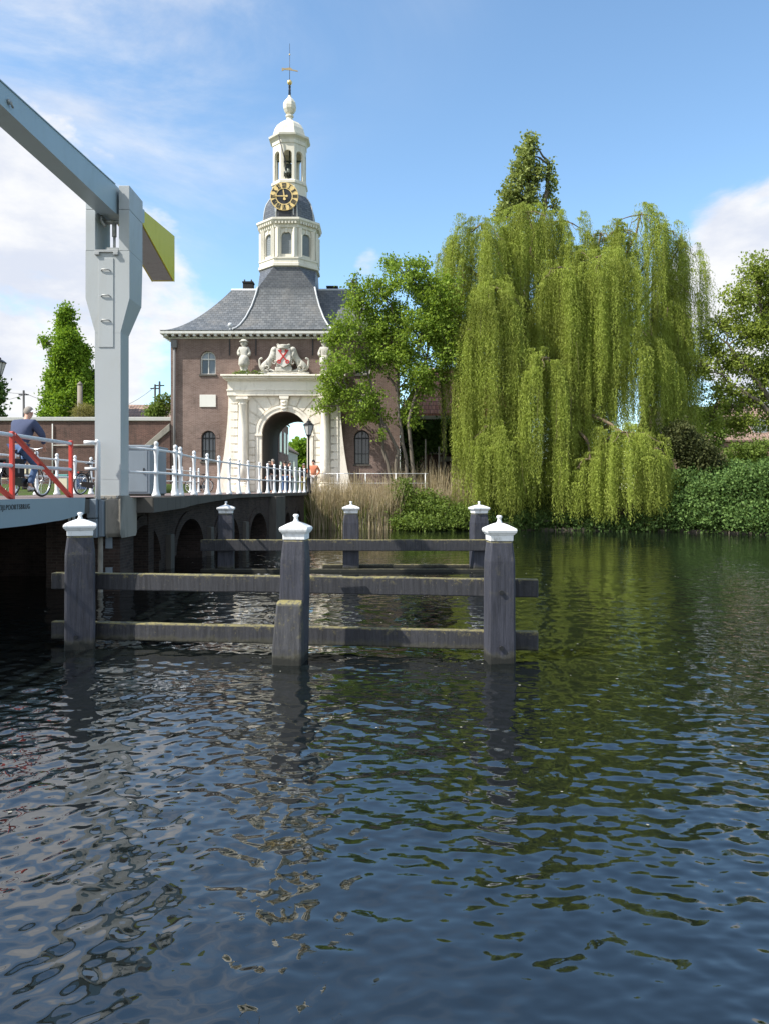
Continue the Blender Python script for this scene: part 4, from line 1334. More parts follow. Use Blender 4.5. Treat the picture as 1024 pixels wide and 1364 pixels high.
for k in range(20):
    a0, a1 = math.pi * k / 20, math.pi * (k + 1) / 20
    for r0, r1, y in ((1.34, 1.56, 45.66), (1.56, 1.70, 45.62)):
        q = lambda a, r: (GX0 - r * math.cos(a), 5.5 + r * math.sin(a))
        pp = [q(a0, r0), q(a1, r0), q(a1, r1), q(a0, r1)]
        av.hexa([(p[0], y, p[1]) for p in pp], [(p[0], 45.785, p[1]) for p in pp])
for sx in (-1, 1):
    for r0, r1, y in ((1.34, 1.56, 45.66), (1.56, 1.70, 45.62)):
        xs = sorted((GX0 + sx * r0, GX0 + sx * r1)); av.box(xs[0], xs[1], y, 45.785, 1.9, 5.38)
    xs = sorted((GX0 + sx * 1.31, GX0 + sx * 1.76)); av.box(xs[0], xs[1], 45.58, 45.787, 5.38, 5.5)
av.build('archivolt', M['stone'], portal)
kk = MB(); kk.prism([(GX0 - .15, 6.82), (GX0 + .15, 6.82), (GX0 + .24, 7.72), (GX0 - .24, 7.72)], 45.48, 45.78)
kk.prism([(GX0 - .26, 7.56), (GX0 + .26, 7.56), (GX0 + .28, 7.74), (GX0 - .28, 7.74)], 45.44, 45.785)
for zz in (7.0, 7.2, 7.4):
    kk.tube([(GX0 - .14, 45.46, zz), (GX0 + .14, 45.46, zz)], .05, 8)
kk.build('keystone', M['stone'], portal)
for sx in (-1, 1):
    X = GX0 + sx * 2.43
    m = MB(); m.lathe([(.31, 2.6), (.30, 3.5), (.29, 4.6), (.27, 5.8), (.25, 7.2), (.27, 7.22), (.27, 7.28), (.245, 7.3), (.245, 7.36), (.31, 7.44), (.33, 7.5)], 24, (X, 45.55))
    c_ = m.build('column', M['stone'], portal)
    m = MB(); m.box(X - .36, X + .36, 45.19, 45.781, 7.5, 7.66); m.build('capital', M['stone'], c_, .02)
    m = MB(); m.box(X - .42, X + .42, 45.10, 45.8, 1.9, 2.36); m.lathe([(.40, 2.36), (.42, 2.42), (.40, 2.48), (.34, 2.52), (.37, 2.57), (.31, 2.62)], 24, (X, 45.55)); m.build('base', M['stone'], c_)
en = MB()
en.box(GX0 - 3.34, GX0 + 3.34, 45.42, 46.01, 7.742, 8.02); en.box(GX0 - 3.38, GX0 + 3.38, 45.38, 46.012, 8.02, 8.10); en.box(GX0 - 3.32, GX0 + 3.32, 45.44, 46.011, 8.10, 8.62)
en.box(GX0 - 3.42, GX0 + 3.42, 45.32, 46.013, 8.62, 8.72); en.box(GX0 - 3.56, GX0 + 3.56, 45.14, 46.014, 8.72, 8.84); en.box(GX0 - 3.66, GX0 + 3.66, 45.02, 46.015, 8.84, 8.95)
en.build('entablature', M['stone'], portal, .02)
# statues on the cornice
for sx in (-1, 1):
    X = PX(325.5, 45.5) if sx < 0 else PX(433, 45.5)
    Y = 45.5
    m = MB(); m.box(X - .28, X + .28, Y - .25, Y + .25, 8.95, 9.13); pd = m.build('statue', M['statue_stone'], gate, .02)
    pz = 9.13
    V = [(0, 0, .85), (0, 0, 1.1), (0, 0, 1.32), (0, 0, 1.48), (0, -.03, 1.56), (0, -.03, 1.70),
         (.09, 0, .75), (.10, -.02, .42), (.10, 0, .08), (.11, -.12, .04), (-.09, 0, .75), (-.10, -.05, .42), (-.11, -.02, .08), (-.12, -.14, .04),
         (.22, 0, 1.38), (.34, -.02, 1.15), (.24, -.18, .98), (-.22, 0, 1.38), (-.33, 0, 1.14), (-.30, -.16, .95)]
    E = [(0, 1), (1, 2), (2, 3), (3, 4), (4, 5), (0, 6), (6, 7), (7, 8), (8, 9), (0, 10), (10, 11), (11, 12), (12, 13), (2, 14), (14, 15), (15, 16), (2, 17), (17, 18), (18, 19)]
    Rr = [.24, .23, .26, .11, .13, .16, .19, .16, .13, .09, .19, .16, .13, .09, .15, .12, .09, .15, .12, .09]
    fig = skin('figure', [(X - wloc(pd).x + sx * a, Y - wloc(pd).y + b, pz - wloc(pd).z + c_) for a, b, c_ in V], E, Rr, M['statue_stone'], pd)
    m = MB(); m.lathe([(.22, pz + .30), (.34, pz + .48), (.31, pz + .8), (.25, pz + .98)], 12, (X, Y)); m.build('tunic', M['statue_stone'], pd)
    m = MB(); m.ball((X, Y + .01, pz + 1.70), .21, 12, 8, .9); m.lathe([(.27, pz + 1.78), (.28, pz + 1.81), (.19, pz + 1.86), (.14, pz + 1.93), (.02, pz + 1.95)], 12, (X, Y - .03)); m.build('helmet', M['statue_stone'], pd)
# coat of arms with two lions
CXA = PX(378.5, 45.4)
m = MB(); m.box(CXA - 1.5, CXA + 1.5, 45.25, 45.75, 8.95, 9.12); arms = m.build('coat_of_arms', M['statue_stone'], gate, .03)
sh = [(-.40, 10.46), (.40, 10.46), (.40, 9.85), (.31, 9.58), (.0, 9.40), (-.31, 9.58), (-.40, 9.85)]
m = MB(); m.prism([(CXA + a, b) for a, b in sh], 45.12, 45.25); shd = m.build('shield', M['shield_white'], arms, .02)
m = MB()
for sx in (-1, 1):
    th = .075
    a = Vector((CXA - sx * .22, 9.72)); b = Vector((CXA + sx * .29, 10.38)); d = (b - a).normalized(); n_ = Vector((-d.y, d.x)) * th / 2
    y0 = 45.085 if sx < 0 else 45.075
    m.prism([(a + n_)[:], (a - n_)[:], (b - n_)[:], (b + n_)[:]], y0, 45.122)
    e = b - d * .05; nn = Vector((-d.y, d.x)) * sx
    m.prism([(e + nn * .03)[:], (e + nn * .14)[:], (e + nn * .14 - d * .13)[:], (e + nn * .03 - d * .13)[:]], y0 + .003, 45.121)
    for k in range(12):
        a0, a1 = 2 * math.pi * k / 12, 2 * math.pi * (k + 1) / 12
        cc = a - d * .03
        m.prism([(cc.x + .12 * math.cos(a0), cc.y + .12 * math.sin(a0)), (cc.x + .12 * math.cos(a1), cc.y + .12 * math.sin(a1)), (cc.x + .055 * math.cos(a1), cc.y + .055 * math.sin(a1)), (cc.x + .055 * math.cos(a0), cc.y + .055 * math.sin(a0))], y0 + .005, 45.1215)
m.build('crossed_keys', M['key_red'], shd)
o3 = wloc(arms)
for sx in (-1, 1):
    V = [(1.15, .0, .38), (.88, 0, .62), (.64, -.02, .92), (.56, -.08, 1.18), (.52, -.16, 1.36), (.44, -.32, 1.30),
         (1.25, -.05, .12), (1.0, -.12, .06), (.85, -.16, .05), (.95, .05, .2), (.7, -.05, .08), (.5, -.1, .05),
         (.45, -.15, .95), (.36, -.2, 1.1), (.42, -.12, .72), (.36, -.2, .6), (1.42, .02, .3), (1.46, .02, .75), (1.25, 0, .85)]
    E = [(0, 1), (1, 2), (2, 3), (3, 4), (4, 5), (0, 6), (6, 7), (7, 8), (1, 9), (9, 10), (10, 11), (2, 12), (12, 13), (2, 14), (14, 15), (0, 16), (16, 17), (17, 18)]
    Rr = [.23, .19, .22, .24, .22, .11, .13, .09, .07, .13, .08, .06, .08, .06, .09, .06, .07, .06, .09]
    skin('lion', [(CXA + sx * a - o3.x, 45.42 + b - o3.y, 9.12 + c_ - o3.z) for a, b, c_ in V], E, Rr, M['statue_stone'], arms)
m = MB()
for sx in (-1, 1):
    for (x_, z_, r_, a0) in ((.52, 10.35, .14, 0), (.62, 10.02, .13, 1), (.56, 9.66, .12, 2), (.95, 9.35, .13, .5), (1.25, 9.28, .10, 1.5), (.3, 10.62, .11, .7)):
        m.tube([(CXA + sx * (x_ + r_ * (1 - t * .12) * math.cos(a0 + t)), 45.19, z_ + r_ * (1 - t * .12) * math.sin(a0 + t)) for t in np.linspace(0, 5.2, 12)], [.045 - .003 * q for q in range(12)], 6)
m.build('scrollwork', M['statue_stone'], arms)
m = MB(); m.lathe([(.36, 10.44), (.40, 10.5), (.36, 10.56), (.42, 10.66), (.25, 10.72), (.02, 10.76)], 12, (CXA, 45.35)); m.build('crown', M['statue_stone'], arms)
m = MB(); m.box(CXA - .42, CXA + .42, 45.27, 45.72, 9.1, 10.42); m.box(CXA - .5, CXA + .5, 45.22, 45.6, 9.12, 9.42); m.build('shield_back', M['statue_stone'], arms, .06)
#PART3
# ------------------------------------------------------------------ town wall, houses, street
tw = thing('town_wall', (-40, 47.4, 2.2), 'old dark red brick town wall with a pale stone coping, left of the city gate', 'wall')
m = MB(); m.box(-90, XL - .01, 47.0, 47.8, 1.5, 6.38); m.build('brickwork', M['town_brick'], tw)
m = MB(); m.box(-90, XL - .012, 46.9, 47.9, 6.382, 6.62); m.build('coping', M['coping'], tw, .03)
m = MB(); m.prism([(-14.75, 1.6), (XL - .013, 1.6), (XL - .013, 5.75), (-14.75, 4.05)], 45.9, 46.98); m.build('stair_flank', M['town_brick'], tw)
m = MB(); m.hexa([(-14.85, 45.82, 3.95), (XL - .015, 45.82, 5.70), (XL - .015, 47.0, 5.70), (-14.85, 47.0, 3.95)], [(-14.85, 45.82, 4.35), (XL - .015, 45.82, 6.15), (XL - .015, 47.0, 6.15), (-14.85, 47.0, 4.35)])
m.build('stair_coping', M['concrete'], tw, .03)
m = MB(); m.tube([(PX(70, 46.9), 46.94, 2.4), (PX(70, 46.9), 46.94, 6.2)], .035, 8); m.build('conduit', M['trim_white'], tw)
m = MB(); m.tube([(PX(70, 46.9), 46.95, 4.9), (PX(128, 46.9), 46.95, 4.92)], .022, 6); m.build('cable', M['trim_white'], tw)


def house(name, x0, x1, y0, y1, zb, ze, zr, wall, roof, label, axis='x', wins_=(), hip=0.0, group=None, over=.3):
    h = thing(name, ((x0 + x1) / 2, (y0 + y1) / 2, zb), label, 'house', group)
    m = MB(); m.box(x0, x1, y0, y1, zb - .5, ze)
    if axis == 'x' and not hip:
        for x in (x0, x1 - .02):
            m.prism([(y0, ze), (y1, ze), ((y0 + y1) / 2, zr - .1)], x, x + .02, 'x')
    elif axis == 'y':
        for y in (y0, y1 - .02):
            m.prism([(x0, ze), (x1, ze), ((x0 + x1) / 2, zr - .1)], y, y + .02, 'y')
    m.build('wall', wall, h)
    r = MB(); th = .14
    if axis == 'x':
        yc = (y0 + y1) / 2
        A = [(x0 - over, y0 - over, ze), (x1 + over, y0 - over, ze), (x1 + over - hip, yc, zr), (x0 - over + hip, yc, zr)]
        B = [(x0 - over, y1 + over, ze), (x1 + over, y1 + over, ze), (x1 + over - hip, yc, zr), (x0 - over + hip, yc, zr)]
    else:
        xc = (x0 + x1) / 2
        A = [(x0 - over, y0 - over, ze), (x0 - over, y1 + over, ze), (xc, y1 + over - hip, zr), (xc, y0 - over + hip, zr)]
        B = [(x1 + over, y0 - over, ze), (x1 + over, y1 + over, ze), (xc, y1 + over - hip, zr), (xc, y0 - over + hip, zr)]
    for Q in (A, B):
        r.hexa(Q, [(a, b, c + th) for a, b, c in Q])
    if hip:
        for Q in ((A[0], B[0], A[3]), (A[1], B[1], A[2])):
            r.add(list(Q) + [(a, b, c + th) for a, b, c in Q], [(0, 1, 2), (3, 4, 5), (0, 1, 4, 3)])
    r.build('roof', roof, h)
    for (face, u, z, w_, h_) in wins_:
        f = MB(); p = MB()
        if face == 'front':
            f.box(u - w_ / 2 - .07, u + w_ / 2 + .07, y0 - .05, y0 + .02, z - h_ / 2 - .07, z + h_ / 2 + .07)
            p.box(u - w_ / 2, u + w_ / 2, y0 - .06, y0 - .051, z - h_ / 2, z + h_ / 2)
            f.box(u - .03, u + .03, y0 - .07, y0 - .0605, z - h_ / 2, z + h_ / 2)
        else:
            f.box(x1 - .02, x1 + .05, u - w_ / 2 - .07, u + w_ / 2 + .07, z - h_ / 2 - .07, z + h_ / 2 + .07)
            p.box(x1 + .051, x1 + .06, u - w_ / 2, u + w_ / 2, z - h_ / 2, z + h_ / 2)
            f.box(x1 + .0605, x1 + .07, u - .03, u + .03, z - h_ / 2, z + h_ / 2)
        fo_ = f.build('window', M['trim_white'], h); p.build('pane', M['pane'], fo_)
    return h


gh = house('guard_house', 1.15, 8.6, 51, 57.5, 2.0, 7.05, 10.6, M['town_brick'], M['red_tile'], 'low building with red pantile roof between the city gate and the willow', hip=2.0, wins_=[('front', 3.4, 5.2, .8, 1.2)])
m = MB(); m.box(.8, 8.9, 50.52, 50.68, 6.82, 7.05); m.build('gutter', M['trim_white'], gh)
m = MB(); m.box(3.6, 8.8, 50.3, 50.98, 4.05, 4.35); m.build('ledge', M['concrete'], gh)
m = MB(); m.box(4.2, 6.4, 50.94, 51.0, 1.9, 4.04); m.build('dark_doorway', M['dark_opening'], gh)
lh = house('tiled_house', -21.5, -16.6, 60, 66, 2, 7.6, 9.0, M['cream_paint'], M['brown_tile'], 'low house with a brown tiled roof showing above the town wall beside the gate')
bh = house('brick_house', -14.5, -8.0, 57.2, 64.4, 2, 7.4, 10.2, M['house_brick'], M['brown_tile'], 'tall brick house seen through the gate arch, nearest on the street', 'y', [('side', 59.2, 5.9, .9, 1.6), ('side', 61.6, 5.9, .9, 1.6), ('side', 59.2, 3.5, .9, 1.6), ('side', 61.6, 3.5, .9, 1.6), ('side', 63.4, 5.9, .7, 1.6)], over=.12)
ch_ = house('cream_house', -14.5, -8.2, 64.6, 73, 2, 5.5, 8.0, M['cream_paint'], M['brown_tile'], 'lower cream house seen through the gate arch beyond the brick one', 'y', [('side', 66.5, 4.0, .9, 1.4), ('side', 69.5, 4.0, .9, 1.4)], over=.12)
rh = house('canal_house', 24, 40, 66, 74, 2, 6.3, 9.6, M['house_brick'], M['brown_tile'], 'brick house with brown roof and dormer half hidden behind the right-hand tree', 'x', [('front', 26.5, 4.0, 1.4, 1.4), ('front', 29.3, 4.0, 1.4, 1.4), ('front', 33, 4.0, 1.4, 1.4)])
m = MB(); m.box(27.6, 29.0, 66.6, 69, 6.6, 8.3); d_ = m.build('dormer', M['galv'], rh)
m = MB(); m.box(27.75, 28.85, 66.57, 66.6, 6.9, 8.1); m.build('pane', M['pane_light'], d_)
m = MB(); m.box(31.9, 33.1, 66.6, 69, 6.6, 8.3); d_ = m.build('dormer', M['galv'], rh)
m = MB(); m.box(32.05, 32.95, 66.57, 66.6, 6.9, 8.1); m.build('pane', M['pane_light'], d_)
m = MB(); m.box(30.4, 31.0, 69.7, 70.3, 9.2, 10.3); m.build('chimney', M['house_brick'], rh)
gr = thing('greenhouse', (20.5, 52, 2), 'slanted glazed shed roof behind the brown shrub, right of the willow', 'shed')
m = MB(); m.hexa([(18.6, 50, 5.6), (22.3, 50, 3.6), (22.3, 54, 3.6), (18.6, 54, 5.6)], [(18.6, 50, 5.66), (22.3, 50, 3.66), (22.3, 54, 3.66), (18.6, 54, 5.66)]); m.build('roof', M['galv'], gr)
m = MB(); m.box(18.7, 22.1, 50.2, 53.8, 1.8, 3.55); m.build('wall', M['dark_concrete'], gr)
for i in range(5):
    t_ = i / 4
    m = MB(); x_, z_ = 18.6 + 3.7 * t_, 5.68 - 2 * t_
    m.box(x_ - .04, x_ + .04, 49.95, 54.05, z_ - .03, z_ + .05); m.build('glazing_bar', M['trim_white'], gr)

# poles and wires
for px, y0_, Y, lab in ((32, 520, 55, 'thin dark pole rising behind the cyclist'), (207, 512, 58, 'shorter of two dark poles left of the gate roof'), (213, 508, 57, 'taller of two dark poles left of the gate roof')):
    q = thing('utility_pole', (PX(px, Y), Y, 2), lab, 'pole')
    m = MB(); m.tube([(PX(px, Y), Y, 2), (PX(px, Y), Y, PZ(y0_, Y))], [.11, .07], 10); m.build('shaft', M['iron'], q)
    m = MB(); m.box(PX(px, Y) - .35, PX(px, Y) + .35, Y - .04, Y + .04, PZ(y0_, Y) - .35, PZ(y0_, Y) - .27); m.build('cross_arm', M['iron'], q)
q = thing('wooden_post', (PX(107, 52), 52, 2), 'grey weathered wooden post in front of the columnar green tree', 'post')
m = MB(); m.tube([(PX(107, 52), 52, 2), (PX(107, 52), 52, PZ(513, 52))], [.2, .17], 10); m.build('shaft', M['wood_post'], q)
m = MB(); m.lathe([(.19, PZ(513, 52)), (.2, PZ(512, 52)), (.02, PZ(508, 52))], 10, (PX(107, 52), 52)); m.build('cap', M['wood_post'], q)


def wire(a, b, sag, lab):
    a, b = Vector(a), Vector(b)
    m = MB(); m.tube([a.lerp(b, t) - Vector((0, 0, sag * 4 * t * (1 - t))) for t in np.linspace(0, 1, 14)], .014, 5)
    tag(m.build('overhead_wire', M['iron']), lab, 'wire', 'overhead wires')


wire(P(-60, 490, 55), P(32, 524, 55), .5, 'upper sagging overhead wire at the left edge behind the cyclist')
wire(P(-60, 525, 55), P(32, 526, 55), .5, 'lower sagging overhead wire at the left edge behind the cyclist')
wire(P(32, 523, 55), P(120, 545, 56), .25, 'sagging wire from the thin pole to the columnar tree')
wire(P(207, 515, 58), P(140, 548, 60), .35, 'sagging wire from the two poles to behind the bridge tower')


# street lamps
def lamp(x, y, z, lab, hgt=4.1):
    L_ = thing('street_lamp', (x, y, z), lab, 'street lamp', 'black street lamps')
    m = MB(); m.lathe([(.16, z), (.16, z + .12), (.11, z + .18), (.10, z + .8), (.12, z + .84), (.075, z + .9), (.055, z + 1.4), (.045, z + hgt - 1.05), (.07, z + hgt - 1.02), (.04, z + hgt - .98)], 12, (x, y)); m.build('post', M['iron'], L_)
    m = MB(); g0, g1 = z + hgt - .9, z + hgt - .38
    m.lathe([(.14, g0), (.29, g1)], 6, (x, y), .5, False); m.build('glass', M['lamp_glass'], L_)
    m = MB()
    for k in range(6):
        a = 2 * math.pi * (k + .5) / 6
        m.tube([(x + .145 * math.cos(a), y + .145 * math.sin(a), g0), (x + .297 * math.cos(a), y + .297 * math.sin(a), g1)], .013, 6)
    m.lathe([(.05, g0 - .1), (.16, g0 - .01), (.16, g0 + .02)], 6, (x, y), .5, False)
    m.lathe([(.33, g1), (.34, g1 + .03), (.22, g1 + .12), (.12, g1 + .17), (.12, g1 + .23), (.05, g1 + .27), (.02, g1 + .38)], 6, (x, y), .5, False)
    m.build('lantern_frame', M['iron'], L_)


lamp(PX(411.5, 42.1), 42.1, 1.98, 'black street lamp with a six-sided lantern in front of the gate arch')
lamp(PX(-2, 33), 33, 2.0, 'black street lamp whose lantern roof just shows at the left edge', 6.0)
dpo = thing('flagless_pole', (PX(594, 48), 48, 1.9), 'thin dark pole in front of the red-roofed building, beside the willow', 'pole')
m = MB(); m.tube([(PX(592.5, 48), 48, 1.8), (PX(592.5, 48), 48, PZ(532, 48))], [.05, .035], 8); m.build('shaft', M['iron'], dpo)
for px, t_, lab in ((566, 585, 'pale wooden stake left of the dark doorway'), (584, 595, 'pale wooden stake in front of the dark doorway')):
    s_ = thing('stake', (PX(px, 46), 46, 1.9), lab, 'stake', 'pale stakes by the doorway')
    m = MB(); m.tube([(PX(px, 46), 46, 1.7), (PX(px, 46) + .02, 46, PZ(t_, 46))], [.05, .045], 8); m.build('shaft', M['reed'] if False else M['wood_post'], s_)
# crates on the far bank
cr = thing('crate', (-15.0, 36, 2.2), 'pale crate with a teal lid on the grass behind the far railing', 'crate')
m = MB(); m.box(-15.3, -14.7, 35.7, 36.3, 2.18, 2.80); m.build('body', M['box_white'], cr, .02)
m = MB(); m.box(-15.34, -14.66, 35.66, 36.34, 2.802, 2.9); m.build('lid', M['teal'], cr, .02)
cr = thing('bin', (-14.2, 36.1, 2.2), 'dark blue box beside the pale crate on the grass', 'bin')
m = MB(); m.box(-14.5, -13.9, 35.9, 36.4, 2.18, 2.85); m.build('body', M['box_blue'], cr, .03)
m = MB(); m.box(-14.53, -13.87, 35.87, 36.43, 2.852, 2.92); m.build('lid', M['iron'], cr, .02)
be_ = thing('bench', (-17.5, 36, 2.2), 'pale wooden bench on the grass at the left edge', 'bench')
for z, y, h_ in ((2.68, 36, .05), (2.95, 36.25, .22), (3.2, 36.27, .2)):
    m = MB(); m.box(-18.5, -16.6, y - (.22 if h_ < .1 else .02), y + (.22 if h_ < .1 else .02), z, z + h_); m.build('slat' if h_ > .1 else 'seat', M['box_white'], be_, .008)
for x in (-18.3, -16.8):
    m = MB(); m.box(x - .04, x + .04, 35.8, 36.3, 2.15, 2.68); m.box(x - .04, x + .04, 36.2, 36.3, 2.68, 3.4); m.build('leg', M['iron'], be_)


# ------------------------------------------------------------------ bicycles and people
def bicycle(label, spokes=20):
    b = thing('bicycle', (0, 0, 0), label, 'bicycle', 'bicycles on the bridge')
    for y in (-.55, .55):
        m = MB(); m.torus((0, y, .35), .33, .021, 36, 8); wh = m.build('wheel', M['tyre'], b)
        m = MB(); m.torus((0, y, .35), .302, .014, 36, 8); rim = m.build('rim', M['chrome'], wh)
        m = MB()
        for k in range(spokes):
            a = 2 * math.pi * k / spokes
            m.tube([(0.02 * (-1) ** k, y, .35), (0, y + .30 * math.cos(a), .35 + .30 * math.sin(a))], .0035, 4, False)
        m.tube([(-.05, y, .35), (.05, y, .35)], .025, 10)
        m.build('spokes', M['chrome'], wh)
        m = MB()
        for k in range(14):
            a0, a1 = R(15 + k * 11), R(15 + (k + 1) * 11)
            q = lambda a, r, x: (x, y - r * math.cos(a), .35 + r * math.sin(a))
            m.quad(q(a0, .375, -.028), q(a1, .375, -.028), q(a1, .375, .028), q(a0, .375, .028))
        m.build('mudguard', M['bike_black'], b)
    m = MB()
    BB = (0, -.05, .30); ST = (0, -.20, .78); HT = (0, .36, .82); HB = (0, .40, .68)
    for a, c_ in ((BB, ST), (BB, HB), (ST, HT), (HT, HB)):
        m.tube([a, c_], .018, 8)
    for x in (-.05, .05):
        m.tube([BB, (x, -.55, .35)], .011, 6); m.tube([ST, (x, -.55, .35)], .009, 6)
        m.tube([HB, (x, .50, .50), (x, .55, .35)], .012, 6)
    m.tube([ST, (0, -.24, .95)], .014, 8); m.tube([HT, (0, .33, 1.02)], .014, 8)
    m.build('frame', M['bike_black'], b)
    m = MB(); m.tube([(-.30, .18, 1.06), (-.27, .28, 1.08), (-.12, .35, 1.06), (0, .34, 1.03), (.12, .35, 1.06), (.27, .28, 1.08), (.30, .18, 1.06)], .013, 8); hb = m.build('handlebar', M['chrome'], b)
    for x in (-1, 1):
        m = MB(); m.tube([(x * .275, .27, 1.08), (x * .30, .17, 1.06)], .019, 8); m.build('grip', M['tyre'], hb)
    m = MB(); m.lathe([(.02, .95), (.10, .965), (.11, .99), (.06, 1.01), (.01, 1.015)], 14, (0, -.27), sy=1.25); m.build('saddle', M['bike_black'], b)
    m = MB(); m.prism([(-.6, .27), (-.05, .2), (.06, .3), (-.05, .40), (-.6, .43)], .03, .06, 'x'); m.build('chain_case', M['bike_black'], b)
    m = MB(); m.tube([(.06, -.05, .3), (.09, -.05, .14)], .011, 6); m.tube([(-.06, -.05, .3), (-.09, -.05, .46)], .011, 6); m.tube([(-.08, -.05, .3), (.08, -.05, .3)], .02, 8); cr_ = m.build('crank', M['chrome'], b)
    for x, z in ((.13, .13), (-.13, .47)):
        m = MB(); m.box(x - .05, x + .05, -.09, 0, z - .012, z + .012); m.build('pedal', M['tyre'], cr_)
    m = MB(); m.box(-.07, .07, -.72, -.25, .735, .75)
    m.tube([(-.05, -.65, .735), (-.04, -.56, .36)], .007, 6); m.tube([(.05, -.65, .735), (.04, -.56, .36)], .007, 6); m.build('carrier', M['bike_black'], b)
    m = MB(); m.ball((0, -.72, .70), .03); m.build('tail_light', M['red_paint'], b)
    return b


def hand(V, E, Rr, wr, d, side, cup=(0, 0, -1)):
    """append a palm and five bent fingers to a skeleton; d: forearm direction, cup: direction the fingers close"""
    d = Vector(d).normalized(); c = Vector(cup); c = (c - d * c.dot(d)).normalized(); s = d.cross(c) * side
    w0 = Vector(V[wr]); p = w0 + d * .06
    V.append(tuple(p)); Rr.append((.036, .018)); pi = len(V) - 1; E.append((wr, pi))
    for k, (o, L_) in enumerate(((-.026, .066), (-.009, .076), (.009, .071), (.026, .055))):
        a = p + d * .035 + s * o; b_ = a + d * L_ * .5 + c * .008; e = b_ + d * L_ * .22 + c * L_ * .45
        i = len(V)
        V += [tuple(a), tuple(b_), tuple(e)]; Rr += [.0095, .009, .0075]; E += [(pi, i), (i, i + 1), (i + 1, i + 2)]
    i = len(V); a = w0 + d * .03 - s * .035; b_ = a + d * .03 - s * .02 + c * .02
    V += [tuple(a), tuple(b_)]; Rr += [.011, .009]; E += [(wr, i), (i, i + 1)]


def person(loc, rz, label, J, top, legs, shoe, hair, group='people on and around the bridge', s=1.0, hairlen=.0, sleeves=True, bulk=1.0):
    """J: joints in a standing frame facing +Y"""
    p = thing('person', (0, 0, 0), label, 'person', group)
    k = lambda n: tuple(Vector(J[n]) * s)
    names = ['pelvis', 'spine', 'chest', 'neck', 'chin', 'crown', 'hip_r', 'knee_r', 'ankle_r', 'toe_r', 'hip_l', 'knee_l', 'ankle_l', 'toe_l', 'sho_r', 'elb_r', 'wri_r', 'sho_l', 'elb_l', 'wri_l']
    V = [k(n) for n in names]
    E = [(0, 1), (1, 2), (2, 3), (3, 4), (4, 5), (0, 6), (6, 7), (7, 8), (8, 9), (0, 10), (10, 11), (11, 12), (12, 13), (2, 14), (14, 15), (15, 16), (2, 17), (17, 18), (18, 19)]
    Rr = [(.14, .10), (.125, .09), (.15, .10), .052, .072, .088, .085, .058, .04, .03, .085, .058, .04, .03, .06, .045, .03, .06, .045, .03]
    f = (Vector(J['toe_r']) - Vector(J['ankle_r'])); f.z = 0; f = f.normalized() if f.length > .01 else Vector((0, 1, 0))
    hd = (Vector(V[5]) - Vector(V[4]))
    ns = len(V); V.append(tuple(Vector(V[4]) + hd * .45 + Vector((0, .10, 0)))); Rr.append(.016); E.append((4, ns))      # nose
    for sd_, w_, e_ in ((1, 16, 15), (-1, 19, 18)):
        hand(V, E, Rr, w_, Vector(V[w_]) - Vector(V[e_]), sd_, (0, .2, -1) if J.get('grip') else (-sd_, .3, 0))
    body = skin('body', V, E, [(r if isinstance(r, tuple) else (r, r)) for r in Rr], M['skin'], p)
    hx = Vector(V[5]) * .55 + Vector(V[4]) * .45
    for x in (-1, 1):
        m = MB(); m.lathe([(.001, -.03), (.016, -.02), (.02, 0), (.014, .02), (.001, .03)], 8, sy=.5); m.move(Matrix.Translation(hx + Vector((x * .088, -.005, 0)))); m.build('ear', M['skin'], p)
        m = MB(); m.ball((hx.x + x * .032, hx.y + .083, hx.z + .02), .011, 8, 6); m.build('eye', M['hair_dark'], p)
    m = MB(); m.ball((hx.x, hx.y + .085, hx.z - .06), .02, 10, 6, .35); m.build('mouth', M['red_paint'] if False else M['skin'], p)
    m = MB(); vs, fs = [], []
    n, mm = 16, 9
    for i in range(mm + 1):
        for q in range(n):
            a = 2 * math.pi * q / n
            back = max(0, -math.sin(a))
            lim = R(62) + R(52 + 25 * hairlen) * back
            th = lim * i / mm
            r = .108
            vs.append((hx.x + r * .92 * math.sin(th) * math.cos(a), hx.y + .0 + r * 1.06 * math.sin(th) * math.sin(a), hx.z + .03 + r * 1.1 * math.cos(th)))
    for i in range(mm):
        for q in range(n):
            fs.append((i * n + q, i * n + (q + 1) % n, (i + 1) * n + (q + 1) % n, (i + 1) * n + q))
    m.add(vs, fs, True); m.build('hair', hair, p)
    # clothes follow the same skeleton a little outside it
    idx = [0, 1, 2, 14, 15, 16, 17, 18, 19]
    nv = [V[i] for i in idx]
    wr_ = .93
    for q, a in ((5, 4), (8, 7)):
        nv[q] = tuple(Vector(nv[a]).lerp(Vector(nv[q]), wr_ if sleeves else .15))
    nv.append(tuple(Vector(V[2]).lerp(Vector(V[3]), .75)))
    skin('jacket', nv, [(0, 1), (1, 2), (2, 3), (3, 4), (4, 5), (2, 6), (6, 7), (7, 8), (2, 9)], [(.165 * bulk, .13 * bulk), (.18 * bulk, .145 * bulk), (.195 * bulk, .15 * bulk), .092 * bulk, .064 * bulk, .046, .092 * bulk, .064 * bulk, .046, .085], top, p)
    nv = [V[0], V[6], V[7], tuple(Vector(V[7]).lerp(Vector(V[8]), .93)), V[10], V[11], tuple(Vector(V[11]).lerp(Vector(V[12]), .93))]
    skin('trousers', nv, [(0, 1), (1, 2), (2, 3), (0, 4), (4, 5), (5, 6)], [(.155, .118), .108, .078, .066, .108, .078, .066], legs, p)
    for a, t_ in ((8, 9), (12, 13)):
        A, T = Vector(V[a]), Vector(V[t_])
        hl = A - (T - A) * .35; hl.z = T.z
        skin('shoe', [tuple(A + Vector((0, 0, .0))), tuple(hl * .5 + Vector((A.x, A.y, T.z)) * .5), tuple((A + T) / 2 - Vector((0, 0, .02))), tuple(T)], [(0, 1), (1, 2), (2, 3)], [.05, .044, .046, .036], shoe, p, 0, 1)
